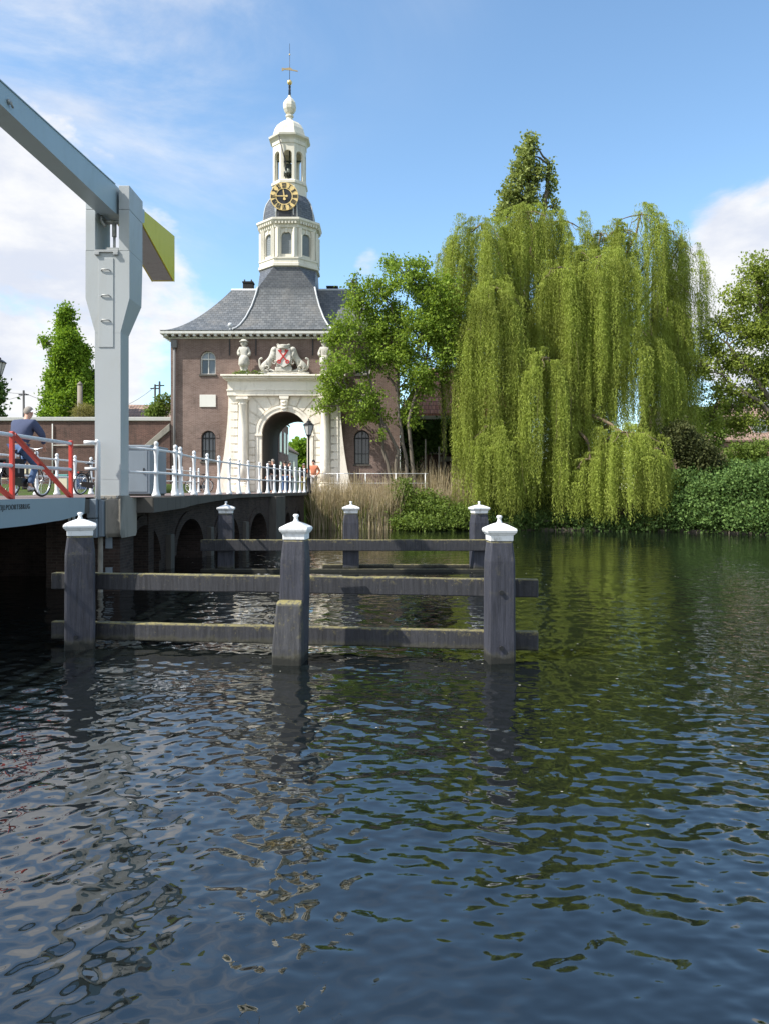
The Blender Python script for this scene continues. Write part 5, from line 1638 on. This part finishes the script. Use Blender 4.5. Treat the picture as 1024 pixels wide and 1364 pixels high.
    p.location = loc
    p.rotation_euler = (0, 0, rz)
    return p


def standing(step=.0, arm=0.0, lean=0.0):
    return dict(pelvis=(0, 0, .95), spine=(0, lean * .3, 1.15), chest=(0, lean * .7, 1.35), neck=(0, lean, 1.51), chin=(0, lean + .02, 1.59), crown=(0, lean + .02, 1.70),
                hip_r=(.095, 0, .88), knee_r=(.10, .03 + step * .5, .5), ankle_r=(.10, step, .09), toe_r=(.12, step + .15, .035),
                hip_l=(-.095, 0, .88), knee_l=(-.10, .02 - step * .3, .5), ankle_l=(-.10, -step, .09), toe_l=(-.12, -step + .15, .035),
                sho_r=(.19, lean * .8, 1.42), elb_r=(.27 + arm * .06, -.05 + lean * .5, 1.16), wri_r=(.26 - arm * .06, .06 + lean + arm * .06, .92 + arm * .05),
                sho_l=(-.19, lean * .8, 1.42), elb_l=(-.27 - arm * .06, -.05 + lean * .5, 1.16), wri_l=(-.26 + arm * .06, .06 + lean + arm * .06, .92 + arm * .05))


rider_J = dict(pelvis=(0, -.26, 1.10), spine=(0, -.19, 1.29), chest=(0, -.08, 1.50), neck=(0, .01, 1.66), chin=(0, .07, 1.73), crown=(0, .09, 1.85), grip=1,
               hip_r=(.10, -.24, 1.03), knee_r=(.13, .12, .66), ankle_r=(.13, -.09, .24), toe_r=(.13, .06, .17),
               hip_l=(-.10, -.24, 1.03), knee_l=(-.13, .18, .92), ankle_l=(-.13, -.08, .57), toe_l=(-.13, .07, .51),
               sho_r=(.20, -.05, 1.56), elb_r=(.34, .05, 1.32), wri_r=(.30, .16, 1.11), sho_l=(-.20, -.05, 1.56), elb_l=(-.34, .05, 1.32), wri_l=(-.30, .16, 1.11))
cx_, cy_, crz = -7.62, 16.4, R(-9)
bike = bicycle('black city bicycle under the cyclist in a navy sweater')
m = MB(); m.box(-.21, -.08, -.80, -.36, .42, .78); m.box(.08, .21, -.80, -.36, .42, .78); m.box(-.2, .2, -.78, -.38, .75, .80)
# pannier bag as a thing of its own
bike.location = (cx_, cy_, 2.036); bike.rotation_euler = (0, 0, crz)
bag = thing('pannier_bag', (0, 0, 0), 'black double pannier bag on the carrier of the ridden bicycle', 'bag')
m.build('pouch', M['black_cloth'], bag, .04)
m = MB(); m.box(-.215, -.2101, -.6, -.55, .5, .7); m.box(.2101, .215, -.6, -.55, .5, .7); m.build('strap', M['grey_cloth'], bag)
bag.location = bike.location; bag.rotation_euler = bike.rotation_euler
rider = person((cx_, cy_, 2.036), crz, 'grey-haired cyclist in a navy sweater and jeans riding away on the bridge', rider_J, M['navy'], M['jeans'], M['white_shoe'], M['hair_grey'], bulk=1.22)
b2 = copy_tree(bike); b2.location = (PX(121, 24.5), 24.6, 2.03); b2.rotation_euler = (R(0), R(6), R(-17))
b2['label'] = 'parked bicycle by the far railing, half hidden behind the drawbridge tower'
b3 = copy_tree(bike); b3.location = (PX(262, 41), 41.5, 2.03); b3.rotation_euler = (0, R(5), R(70))
b3['label'] = 'parked dark bicycle seen through the railing below the lower left gate window'
person((PX(364, 41.6), 41.6, 2.0), R(30), 'bald man in a black jacket and grey trousers at the gate arch', standing(.12), M['black_cloth'], M['grey_cloth'], M['black_cloth'], M['hair_grey'], s=1.03)
person((PX(360, 43.5), 43.5, 2.0), R(140), 'grey-haired person behind the bald man at the gate arch', standing(.05), M['black_cloth'], M['black_cloth'], M['black_cloth'], M['hair_grey'], s=1.0)
person((PX(380, 41.2), 41.2, 2.0), R(10), 'dark-haired person in a black jacket and blue trousers standing in the gate arch', standing(.1, .4), M['black_cloth'], M['jeans'], M['black_cloth'], M['hair_dark'], s=.97)
person((PX(385.5, 42.4), 42.4, 2.0), R(-60), 'dark-haired person in black beside the one in blue trousers', standing(.05, .2), M['black_cloth'], M['black_cloth'], M['black_cloth'], M['hair_dark'], s=1.0)
person((PX(405, 43.2), 43.2, 2.0), R(200), 'person in black clothes just left of the street lamp', standing(.06, .5), M['black_cloth'], M['olive_cloth'], M['black_cloth'], M['hair_grey'], s=.92)
person((PX(418, 43.0), 43.0, 2.0), R(175), 'man in an orange top and pale trousers standing right of the street lamp', standing(.04, 1.0), M['orange_cloth'], M['pale_cloth'], M['white_shoe'], M['hair_dark'], s=1.04)


# ------------------------------------------------------------------ vegetation
def limb(mb, pts, r0, r1, n=8, wob=.12, rr=None, sub=4):
    rr = rr or random
    pts = [Vector(p) for p in pts]
    out = []
    for i in range(len(pts) - 1):
        for k in range(sub):
            t = k / sub
            p = pts[i].lerp(pts[i + 1], t)
            if i or k:
                p = p + Vector((rr.uniform(-wob, wob), rr.uniform(-wob, wob), rr.uniform(-wob, wob) * .5))
            out.append(p)
    out.append(pts[-1])
    N_ = len(out)
    mb.tube(out, [r0 + (r1 - r0) * (i / (N_ - 1)) ** .8 for i in range(N_)], n, False)


def clumps(blobs, n, per, spread, shell=.35):
    """points in clumps spread through ellipsoids; blobs: (x,y,z,rx,ry,rz)"""
    b = np.array(blobs, float)
    w_ = b[:, 3] * b[:, 5] * .5 + b[:, 3] * b[:, 4] * .5
    c = RNG.choice(len(b), n, p=w_ / w_.sum())
    d = unit(RNG.normal(size=(n, 3)))
    r = RNG.random(n) ** shell
    q = b[c, :3] + d * b[c, 3:] * r[:, None]
    q = np.repeat(q, per, 0)
    sp_ = np.repeat(RNG.uniform(.6, 1.4, n) * spread, per)[:, None]
    out = np.repeat(d, per, 0)
    return q + RNG.normal(size=q.shape) * sp_ * np.array([1, 1, .7]), out


def pxblobs(L_, Y, depth=1.0, yj=0.0):
    o = []
    for (px, py, rx, ry) in L_:
        dy = RNG.uniform(-yj, yj)
        c = P(px, py, Y + dy); s_ = (Y + dy) / FPX
        o.append((c.x, c.y, c.z, rx * s_, (rx + ry) / 2 * s_ * depth, ry * s_))
    return o


def leafy(name, pts, out, L_, W_, mat, parent, droop=.3, var=.35):
    d = unit(RNG.normal(size=pts.shape) + out * .6 + np.array([0, 0, -droop]))
    n = len(pts)
    return leaf_mesh(name, pts, d, L_ * RNG.uniform(1 - var, 1 + var, n), W_ * RNG.uniform(1 - var, 1 + var, n), mat, parent)


def tree(name, label, base, blobs, stems, mat, n, per, spread, L_, W_, bark, r0=.18, shell=.35, group=None, twigs=1, drop=0.0):
    t_ = thing(name, base, label, 'tree', group)
    tm = MB()
    rr = random.Random(len(blobs) * 31 + int(abs(base[0]) * 10))
    for st_ in stems:
        limb(tm, st_, r0, r0 * .35, 9, .08, rr)
    ends = [Vector(s_[-1]) for s_ in stems] + [Vector(s_[-2]) for s_ in stems if len(s_) > 2]
    for b in blobs:
        c = Vector(b[:3])
        e = min(ends, key=lambda q: (q - c).length + (2 if q.z > c.z else 0))
        limb(tm, [e, e.lerp(c, .55) + Vector((0, 0, .25)), c], r0 * .32, .03, 6, .12, rr)
        for k in range(5 * twigs):
            dv = Vector((rr.gauss(0, 1), rr.gauss(0, 1), rr.gauss(0.3, .8))).normalized()
            en = c + Vector((dv.x * b[3], dv.y * b[4], dv.z * b[5])) * .92
            limb(tm, [e.lerp(c, rr.uniform(.55, 1)), c.lerp(en, .5), en], .035, .008, 5, .1, rr, 3)
    tm.build('trunk', bark, t_)
    p, o_ = clumps(blobs, n, per, spread, shell)
    leafy('crown', p, o_, L_, W_, mat, t_, .3 + drop)
    return t_


# bright broadleaf tree in front of the gate
YM = 43.6
mb_ = pxblobs([(545, 368, 30, 22), (508, 385, 24, 22), (478, 400, 22, 26), (585, 400, 30, 40), (462, 440, 22, 26), (520, 425, 34, 26), (555, 440, 26, 32), (452, 490, 20, 22), (444, 525, 22, 20), (496, 480, 34, 24), (485, 530, 30, 26), (560, 500, 34, 34), (478, 556, 20, 9), (512, 578, 10, 12), (596, 470, 18, 44), (430, 540, 12, 12), (545, 548, 18, 20), (530, 470, 34, 30), (500, 440, 30, 26), (575, 440, 24, 30), (520, 350, 14, 10), (563, 350, 14, 10), (470, 372, 10, 10), (442, 452, 10, 10), (436, 505, 12, 9), (505, 555, 18, 12)], YM, .9, .8)
tree('broadleaf_tree', 'fresh green multi-stemmed broadleaf tree standing before the right end of the gate', (PX(540, YM), YM, 1.8), mb_,
     [[P(548, 668, YM), P(537, 590, YM), P(528, 520, YM), P(530, 440, YM)], [P(531, 668, YM + .3), P(510, 600, YM + .3), P(505, 540, YM), P(480, 460, YM)], [P(553, 668, YM - .2), P(545, 560, YM - .2), P(566, 480, YM), P(580, 410, YM)], [P(527, 668, YM + .1), P(529, 600, YM), P(500, 540, YM), P(462, 520, YM - .3)]],
     M['maple_leaf'], 1400, 26, .20, .16, .11, M['bark'], .13, .55)
tree('broadleaf_tree', 'dark green broadleaf tree between the fresh green tree and the willow', (PX(592, 47.5), 47.5, 1.9), pxblobs([(590, 395, 20, 26), (578, 430, 22, 26), (600, 440, 18, 30), (590, 455, 18, 18), (566, 390, 14, 18), (600, 400, 14, 20)], 47.5, 1, .4),
     [[(PX(592, 47.5), 47.5, 1.8), P(590, 560, 47.5), P(588, 480, 47.5), P(588, 400, 47.5)]], M['dark_leaf'], 560, 24, .21, .17, .12, M['bark'], .14, .5)
# columnar tree left
YL = 58
tree('columnar_tree', 'bright green columnar tree rising above the town wall, left of the drawbridge tower', (PX(92, YL), YL, 2), pxblobs([(89, 416, 6, 12), (87, 436, 11, 16), (92, 458, 15, 20), (78, 478, 10, 18), (103, 482, 14, 22), (86, 505, 21, 22), (108, 515, 16, 24), (74, 532, 13, 18), (96, 538, 22, 20), (118, 545, 7, 16), (61, 456, 3, 8), (64, 550, 9, 7), (90, 560, 34, 14), (113, 470, 5, 10), (70, 505, 7, 10)], YL, 1, .5),
     [[(PX(92, YL), YL, 2), P(90, 560, YL), P(90, 480, YL), P(88, 412, YL)]], M['column_leaf'], 3000, 22, .2, .2, .14, M['bark'], .3, .5)
tree('dark_tree', 'dark green tree beside the columnar one, mostly hidden by the drawbridge tower', (PX(128, 60), 60, 2), pxblobs([(120, 530, 14, 22), (132, 510, 12, 18), (128, 555, 22, 18)], 60), [[(PX(126, 60), 60, 2), P(126, 560, 60), P(126, 520, 60)]], M['ivy_leaf'], 700, 20, .24, .28, .2, M['bark'], .2, .5)
tree('edge_tree', 'dark green tree cut by the left edge of the picture', (PX(-22, 50), 50, 2), pxblobs([(-22, 520, 24, 26), (-26, 560, 28, 30), (-28, 480, 14, 20)], 50), [[(PX(-26, 50), 50, 2), P(-26, 580, 50), P(-26, 510, 50)]], M['ivy_leaf'], 800, 20, .22, .24, .17, M['bark'], .2, .5)
tree('poplar_tree', 'tall slender poplar rising behind the willow', (PX(700, 62), 62, 2), pxblobs([(706, 188, 9, 14), (700, 208, 14, 18), (692, 232, 15, 22), (712, 232, 12, 22), (731, 222, 5, 14), (733, 250, 7, 18), (680, 262, 14, 20), (702, 268, 20, 26), (738, 276, 5, 9), (668, 282, 10, 12), (700, 330, 36, 36)], 62, 1, .5),
     [[(PX(700, 62), 62, 2), P(700, 400, 62), P(702, 280, 62), P(705, 190, 62)], [P(705, 330, 62), P(725, 280, 62), P(730, 220, 62)]], M['poplar_leaf'], 850, 16, .19, .25, .18, M['bark'], .32, .5)
tree('lime_tree', 'bright lime green tree in the street seen through the gate arch', (PX(401, 85), 85, 2), pxblobs([(400, 605, 16, 20), (408, 625, 16, 20), (394, 632, 12, 16), (412, 600, 10, 14)], 85), [[(PX(401, 85), 85, 1.9), P(401, 630, 85), P(401, 600, 85)]], M['lime_leaf'], 700, 18, .3, .35, .25, M['bark'], .2, .5)
YR = 46.5
tree('spreading_tree', 'yellow-green spreading tree with open branches at the right edge', (PX(1062, YR), YR, 1.9), pxblobs([(1010, 362, 26, 26), (985, 395, 24, 22), (1030, 400, 34, 34), (965, 430, 22, 20), (1005, 440, 34, 26), (950, 465, 14, 16), (975, 480, 30, 22), (1025, 490, 38, 28), (958, 520, 20, 24), (1000, 530, 34, 22), (1040, 440, 34, 34), (948, 560, 13, 22), (940, 445, 10, 14), (936, 490, 11, 16), (965, 545, 20, 14), (985, 565, 24, 14), (1060, 380, 34, 40), (1070, 500, 34, 40), (1040, 560, 30, 20)], YR, 1.1, 1.0),
     [[(PX(1062, YR), YR, 1.7), P(1056, 590, YR), P(1040, 500, YR), P(1015, 420, YR), P(1005, 360, YR)], [P(1056, 590, YR), P(1010, 535, YR), P(965, 505, YR)], [P(1050, 560, YR), P(1000, 500, YR), P(970, 460, YR)], [P(1056, 580, YR), P(1075, 480, YR), P(1065, 390, YR)]],
     M['right_leaf'], 2300, 16, .20, .17, .12, M['bark'], .2, .6, twigs=2)

# weeping willow ---------------------------------------------------
wil = thing('weeping_willow', (10.8, 46, 1.8), 'huge weeping willow with yellow-green curtains of twigs hanging to the water', 'tree')
#      px, ytop, rx px, Y, ybottom, ropes, rz px, min length fraction
LOBES = [(640, 292, 62, 45.0, 640, 62, 90, .45), (700, 276, 55, 46, 560, 46, 60, .4), (745, 288, 55, 47, 600, 40, 60, .4), (655, 375, 50, 42.8, 702, 56, 70, .6),
         (622, 430, 20, 42.6, 700, 20, 60, .7), (800, 335, 62, 44.5, 600, 60, 60, .5), (852, 280, 52, 46.8, 560, 34, 54, .3), (824, 300, 40, 47.2, 560, 22, 54, .3), (880, 300, 36, 47.4, 540, 16, 54, .3), (908, 316, 40, 48.0, 560, 34, 70, .25), (896, 370, 44, 47.4, 590, 30, 70, .3),
         (890, 400, 36, 46.5, 600, 30, 60, .4), (720, 470, 42, 41.8, 706, 44, 50, .7), (775, 440, 45, 44.0, 640, 36, 60, .5), (835, 430, 55, 44.5, 620, 44, 50, .5),
         (832, 570, 58, 40.7, 706, 46, 44, .75), (875, 592, 22, 40.5, 703, 16, 40, .7), (785, 606, 26, 41.0, 706, 22, 36, .8), (660, 560, 42, 41.8, 703, 34, 50, .7), (762, 330, 40, 45, 560, 30, 50, .5), (600, 320, 24, 46, 470, 16, 70, .4), (735, 560, 40, 42.8, 700, 30, 50, .7), (880, 480, 36, 45, 640, 30, 50, .5), (790, 380, 46, 46.5, 640, 34, 60, .6), (800, 305, 34, 47.5, 560, 20, 50, .5), (690, 400, 36, 45, 640, 26, 50, .6), (905, 430, 30, 46.6, 625, 24, 60, .6), (778, 540, 36, 44, 680, 24, 40, .7), (745, 350, 40, 43.6, 600, 30, 60, .6)]
ps, ds, Ls = [], [], []
wr = np.random.default_rng(3)
for (px, yt, rx, Y, yb, ropes, rz, mn) in LOBES:
    ropes = int(ropes * 1.75); ph0 = wr.uniform(0, 6.28)
    s_ = Y / FPX
    c = P(px, yt, Y); zb = max(PZ(yb, Y), .12)
    RX, RZ_ = rx * s_, rz * s_
    for k in range(ropes):
        ph = wr.uniform(0, 2 * math.pi); rho = wr.random() ** .5; jz = wr.normal() * .32 - .1
        if math.sin(4 * ph + ph0) < -.15 and wr.random() < .8:
            continue
        jr = wr.uniform(.82, 1.12)
        r_in = rho * .80 * jr
        ox, oy = math.cos(ph), math.sin(ph)
        h0 = c.z - RZ_ * (1 - math.sqrt(max(0, 1 - rho ** 2)))
        start = np.array([c.x + RX * r_in * ox, c.y + RX * .9 * r_in * oy, h0 + .12 + jz])
        total = max(.8, (h0 + jz - zb) * wr.uniform(mn, 1.0))
        ns = int(wr.integers(7, 17))
        rw = wr.uniform(.07, .24)
        ends = []
        for j in range(ns):
            Lt = total * wr.uniform(.5, 1.0) ** .6
            Lt += .4; n = max(6, int(Lt / .074))
            t = (np.arange(n) + wr.random(n) * .9) / n
            off = wr.normal(size=2) * rw
            outw = wr.uniform(.2, .55) * RX * .42
            x = start[0] + off[0] * np.minimum(1, .55 + t * 3) + ox * outw * (1 - np.exp(-t * Lt * 1.1)) + .05 * np.sin(t * Lt * 1.3 + j)
            y = start[1] + off[1] * np.minimum(1, .55 + t * 3) + oy * outw * (1 - np.exp(-t * Lt * 1.1)) + .05 * np.cos(t * Lt * 1.1 + k)
            arc = np.clip(t * Lt / .9, 0, 1)
            z = start[2] + .35 * arc * (1 - arc) * 1.2 - np.maximum(0, t * Lt - .45 * (1 - np.exp(-t * Lt)))
            P_ = np.stack([x, y, z], 1)
            P_[:, :2] += wr.normal(size=(n, 2)) * .03
            ps.append(P_)
            ds.append(wr.normal(size=(n, 3)) * .5 + np.array([0, 0, -1.0]))
ps = np.concatenate(ps); ds = unit(np.concatenate(ds))
keep = ps[:, 2] > .06
ps, ds = ps[keep], ds[keep]
print('willow leaves', len(ps))
tm = MB(); rr = random.Random(4)
WB = Vector((11.2, 46.2, 1.2)); WF = Vector((11.0, 46.0, 5.5))
limb(tm, [WB, WF], .75, .55, 14, .06, rr)
for (px, yt, rx, Y, yb, ropes, rz, mn) in LOBES:
    c = P(px, yt + 6, Y)
    limb(tm, [WF + Vector((rr.uniform(-.3, .3), rr.uniform(-.3, .3), rr.uniform(-1, .2))), WF.lerp(c, .5) + Vector((0, 0, 1.0)), c], .22, .05, 8, .25, rr, 5)
    for q in range(6):
        a = rr.uniform(0, 6.28); e = c + Vector((math.cos(a), math.sin(a) * .9, 0)) * (rx * Y / FPX * rr.uniform(.5, .85)) - Vector((0, 0, rz * Y / FPX * .35))
        limb(tm, [c, c.lerp(e, .5) + Vector((0, 0, .25)), e], .05, .012, 6, .1, rr, 3)
tm.build('trunk', M['willow_bark'], wil)
leaf_mesh('crown', ps, ds, RNG.uniform(.10, .21, len(ps)), RNG.uniform(.024, .044, len(ps)), M['willow_leaf'], wil)


tg = MB(); rr = random.Random(9)
for q in range(420):
    i = rr.randrange(len(ps)); a = Vector(ps[i]) + Vector((rr.gauss(0, .05), -.05, 0))
    L_ = rr.uniform(.8, 2.2)
    if a.z - L_ > .2:
        tg.tube([a, a + Vector((rr.gauss(0, .05), rr.gauss(0, .05), -L_ * .5)), a + Vector((rr.gauss(0, .08), rr.gauss(0, .08), -L_))], .009, 3, False)
tag(tg.build('hanging_twigs', M['willow_bark'], wil), kind='stuff')


# shrubs, reeds and bank plants
def shrub(name, label, blobs, mat, n, per, spread, L_, W_, cat='shrub', group=None, stems=True):
    b0 = blobs[0]
    t_ = thing(name, (b0[0], b0[1], max(.0, b0[2] - b0[5])), label, cat, group)
    rr = random.Random(int(b0[0] * 100) & 255)
    for b in blobs:
        tm = MB()
        for k in range(5):
            c = Vector(b[:3]); e = c + Vector((rr.uniform(-1, 1) * b[3], rr.uniform(-1, 1) * b[4], rr.uniform(0, .8) * b[5]))
            limb(tm, [Vector((c.x + 0, c.y, max(.0, c.z - b[5]))), c, e], .03, .008, 5, .08, rr, 3)
        tm.build('stem', M['bark'], t_)
    p, o_ = clumps(blobs, n, per, spread, .3)
    k_ = p[:, 2] > .03
    leafy('foliage', p[k_], o_[k_], L_, W_, mat, t_, .1)
    return t_


ivy = [(px, py, Y, rx, ry) for px, py, Y, rx, ry in [(905, 682, 40.2, 26, 26), (945, 668, 40.0, 36, 36), (990, 660, 39.2, 40, 40), (1040, 655, 38.5, 44, 46), (1095, 655, 37.5, 46, 46), (960, 690, 39.2, 40, 22), (1015, 690, 37.9, 44, 26), (1075, 690, 36.6, 46, 28), (930, 640, 43, 40, 22), (985, 635, 43, 44, 20), (1050, 630, 43, 50, 22)]]
shrub('bank_hedge', 'dense dark green ivy-like hedge covering the right bank down to the water', [(*P(px, py, Y), rx * Y / FPX, 1.2, ry * Y / FPX) for px, py, Y, rx, ry in ivy], M['ivy_leaf'], 5200, 15, .15, .14, .11, 'hedge')
shrub('bramble_bush', 'green bramble bush among the reeds at the waterline, left of the willow', [(*P(px, py, Y), rx * Y / FPX, .8, ry * Y / FPX) for px, py, Y, rx, ry in [(560, 672, 42.2, 26, 20), (590, 685, 41.8, 30, 18), (545, 695, 41.6, 24, 12), (620, 690, 41.6, 26, 16), (575, 698, 41.2, 40, 9), (535, 655, 42.6, 14, 16)]], M['bramble_leaf'], 1300, 12, .16, .15, .1, 'bush')
shrub('waterside_plants', 'low dark plants along the waterline under the willow curtains', [(*P(px, py, Y), rx * Y / FPX, .5, ry * Y / FPX) for px, py, Y, rx, ry in [(650, 698, 41.8, 30, 12), (700, 698, 41.9, 34, 12), (750, 698, 41.9, 34, 13), (800, 700, 41.2, 34, 12), (850, 700, 40.6, 30, 12), (885, 700, 40.3, 20, 12), (700, 670, 44, 50, 24), (780, 660, 45, 50, 30), (850, 655, 45, 44, 34), (650, 640, 48, 40, 26), (700, 636, 48, 40, 30), (745, 632, 48, 40, 30), (790, 612, 48, 40, 30), (835, 606, 48, 40, 34), (870, 600, 48, 30, 34)]], M['dark_leaf'], 2800, 13, .18, .16, .11, 'plants')
shrub('brown_shrub', 'dark brownish green shrub on the bank between the willow and the hedge', [(*P(px, py, 43.2), rx * 43.2 / FPX, 1.0, ry * 43.2 / FPX) for px, py, rx, ry in [(925, 605, 22, 24), (905, 585, 18, 24), (940, 615, 18, 14)]], M['brown_leaf'], 900, 14, .18, .16, .11)
shrub('ivy_curtain', 'dark ivy covering the front wall of the red-roofed building', [(*P(px, py, 50.4), rx * 50.4 / FPX, .25, ry * 50.4 / FPX) for px, py, rx, ry in [(560, 582, 26, 20), (590, 580, 26, 20), (615, 582, 22, 22), (548, 600, 10, 26)]], M['ivy_leaf'], 1100, 12, .18, .18, .14, 'ivy')
shrub('wall_shrub', 'dry yellow tuft of grass on the town wall in front of the grey post', [(*P(112, 550, 47.5), .55, .4, .5)], M['dry_leaf'], 120, 14, .12, .28, .03)
shrub('wall_shrub', 'yellowish shrub on the town wall beside the two dark poles', [(*P(206, 548, 47.5), .6, .4, .55), (*P(218, 540, 47.5), .45, .4, .7)], M['bramble_leaf'], 170, 14, .12, .14, .1)
shrub('garden_shrub', 'pale green garden shrubs in front of the far canal house', [(*P(985, 612, 58), 1.6, 1, 1.2), (*P(1010, 610, 58), 1.5, 1, 1.3), (*P(935, 575, 60), 1.8, 1.2, 1.8)], M['bramble_leaf'], 700, 14, .25, .22, .15)


shrub('cornice_plants', 'small green weeds growing on the portal cornice at the foot of the left statue', [(PX(322, 45.2), 45.25, 9.05, .5, .15, .12), (PX(345, 45.2), 45.2, 9.02, .3, .12, .1)], M['bramble_leaf'], 40, 12, .07, .12, .06, 'weeds')


edg = thing('bank_edging', (8, 41.6, 0), 'low dark weathered timber edging along the waterline under the willow', 'edging')
for i in range(9):
    x0 = 1.2 + i * 2.0; x1 = x0 + 1.94
    b0_, b1_ = float(bank(x0)) - .12, float(bank(x1)) - .12
    m = MB(); hh = .10 + .05 * random.random()
    m.hexa([(x0, b0_, -.3), (x1, b1_, -.3), (x1, b1_ + .06, -.3), (x0, b0_ + .06, -.3)], [(x0, b0_, hh), (x1, b1_, hh + .02), (x1, b1_ + .06, hh + .02), (x0, b0_ + .06, hh)])
    m.build('board', M['bark'], edg, .01)
    m = MB(); m.tube([(x0, b0_ - .06, -.4), (x0, b0_ - .06, hh + .12)], .05, 8); m.build('stake', M['bark'], edg)


def reeds(n, xa, xb, ya, yb, h0, h1, w, mat, label, keepf=None):
    x = RNG.uniform(xa, xb, n); y = RNG.uniform(ya, yb, n)
    cl = np.sin(x * 3.1) * .5 + np.sin(x * 7.7 + 1) * .3
    h = (h0 + (h1 - h0) * RNG.beta(2.2, 1.6, n)) * (1 + .12 * cl)
    z0 = np.where(y - bank(x) > 0, np.clip((y - bank(x)) / 1.9, 0, 1) * 1.4, -.1)
    ang = RNG.uniform(0, 2 * math.pi, n); ln = np.abs(RNG.normal(size=n)) * .19 + .02
    K = 4
    fr = np.linspace(0, 1, K + 1)
    vs = []
    th = RNG.uniform(0, math.pi, n)
    for f_ in fr:
        ox = np.cos(ang) * ln * h * f_ ** 1.8; oy = np.sin(ang) * ln * h * f_ ** 1.8
        zz = z0 + h * f_ * (1 - ln * f_ * .4)
        ww = w * (1 - f_ * .75) * RNG.uniform(.6, 1.4, n)
        vs.append(np.stack([x + ox - np.cos(th) * ww, y + oy - np.sin(th) * ww, zz], 1)); vs.append(np.stack([x + ox + np.cos(th) * ww, y + oy + np.sin(th) * ww, zz], 1))
    V = np.stack(vs, 1).reshape(-1, 3)
    st_ = 2 * (K + 1)
    base = (np.arange(n) * st_)[:, None]
    F = np.concatenate([base + np.array([2 * k, 2 * k + 1, 2 * k + 3, 2 * k + 2]) for k in range(K)], 0)
    return tag(npmesh('reeds', V, F, mat), label, 'reeds', None, 'stuff')


reeds(3300, -4.0, .9, 41.7, 43.0, 1.2, 3.0, .016, M['reed'], 'tall dry tan reeds at the waterline between the bridge and the bramble bush')
reeds(1700, .5, 5.2, 42.4, 44.4, 1.0, 2.9, .016, M['reed'], 'dry tan reeds behind the bramble bush beside the willow')
reeds(1500, -3.9, 4.8, 41.7, 42.8, .7, 2.0, .02, M['reed_green'], 'young green reed shoots growing at the foot of the dry reeds')
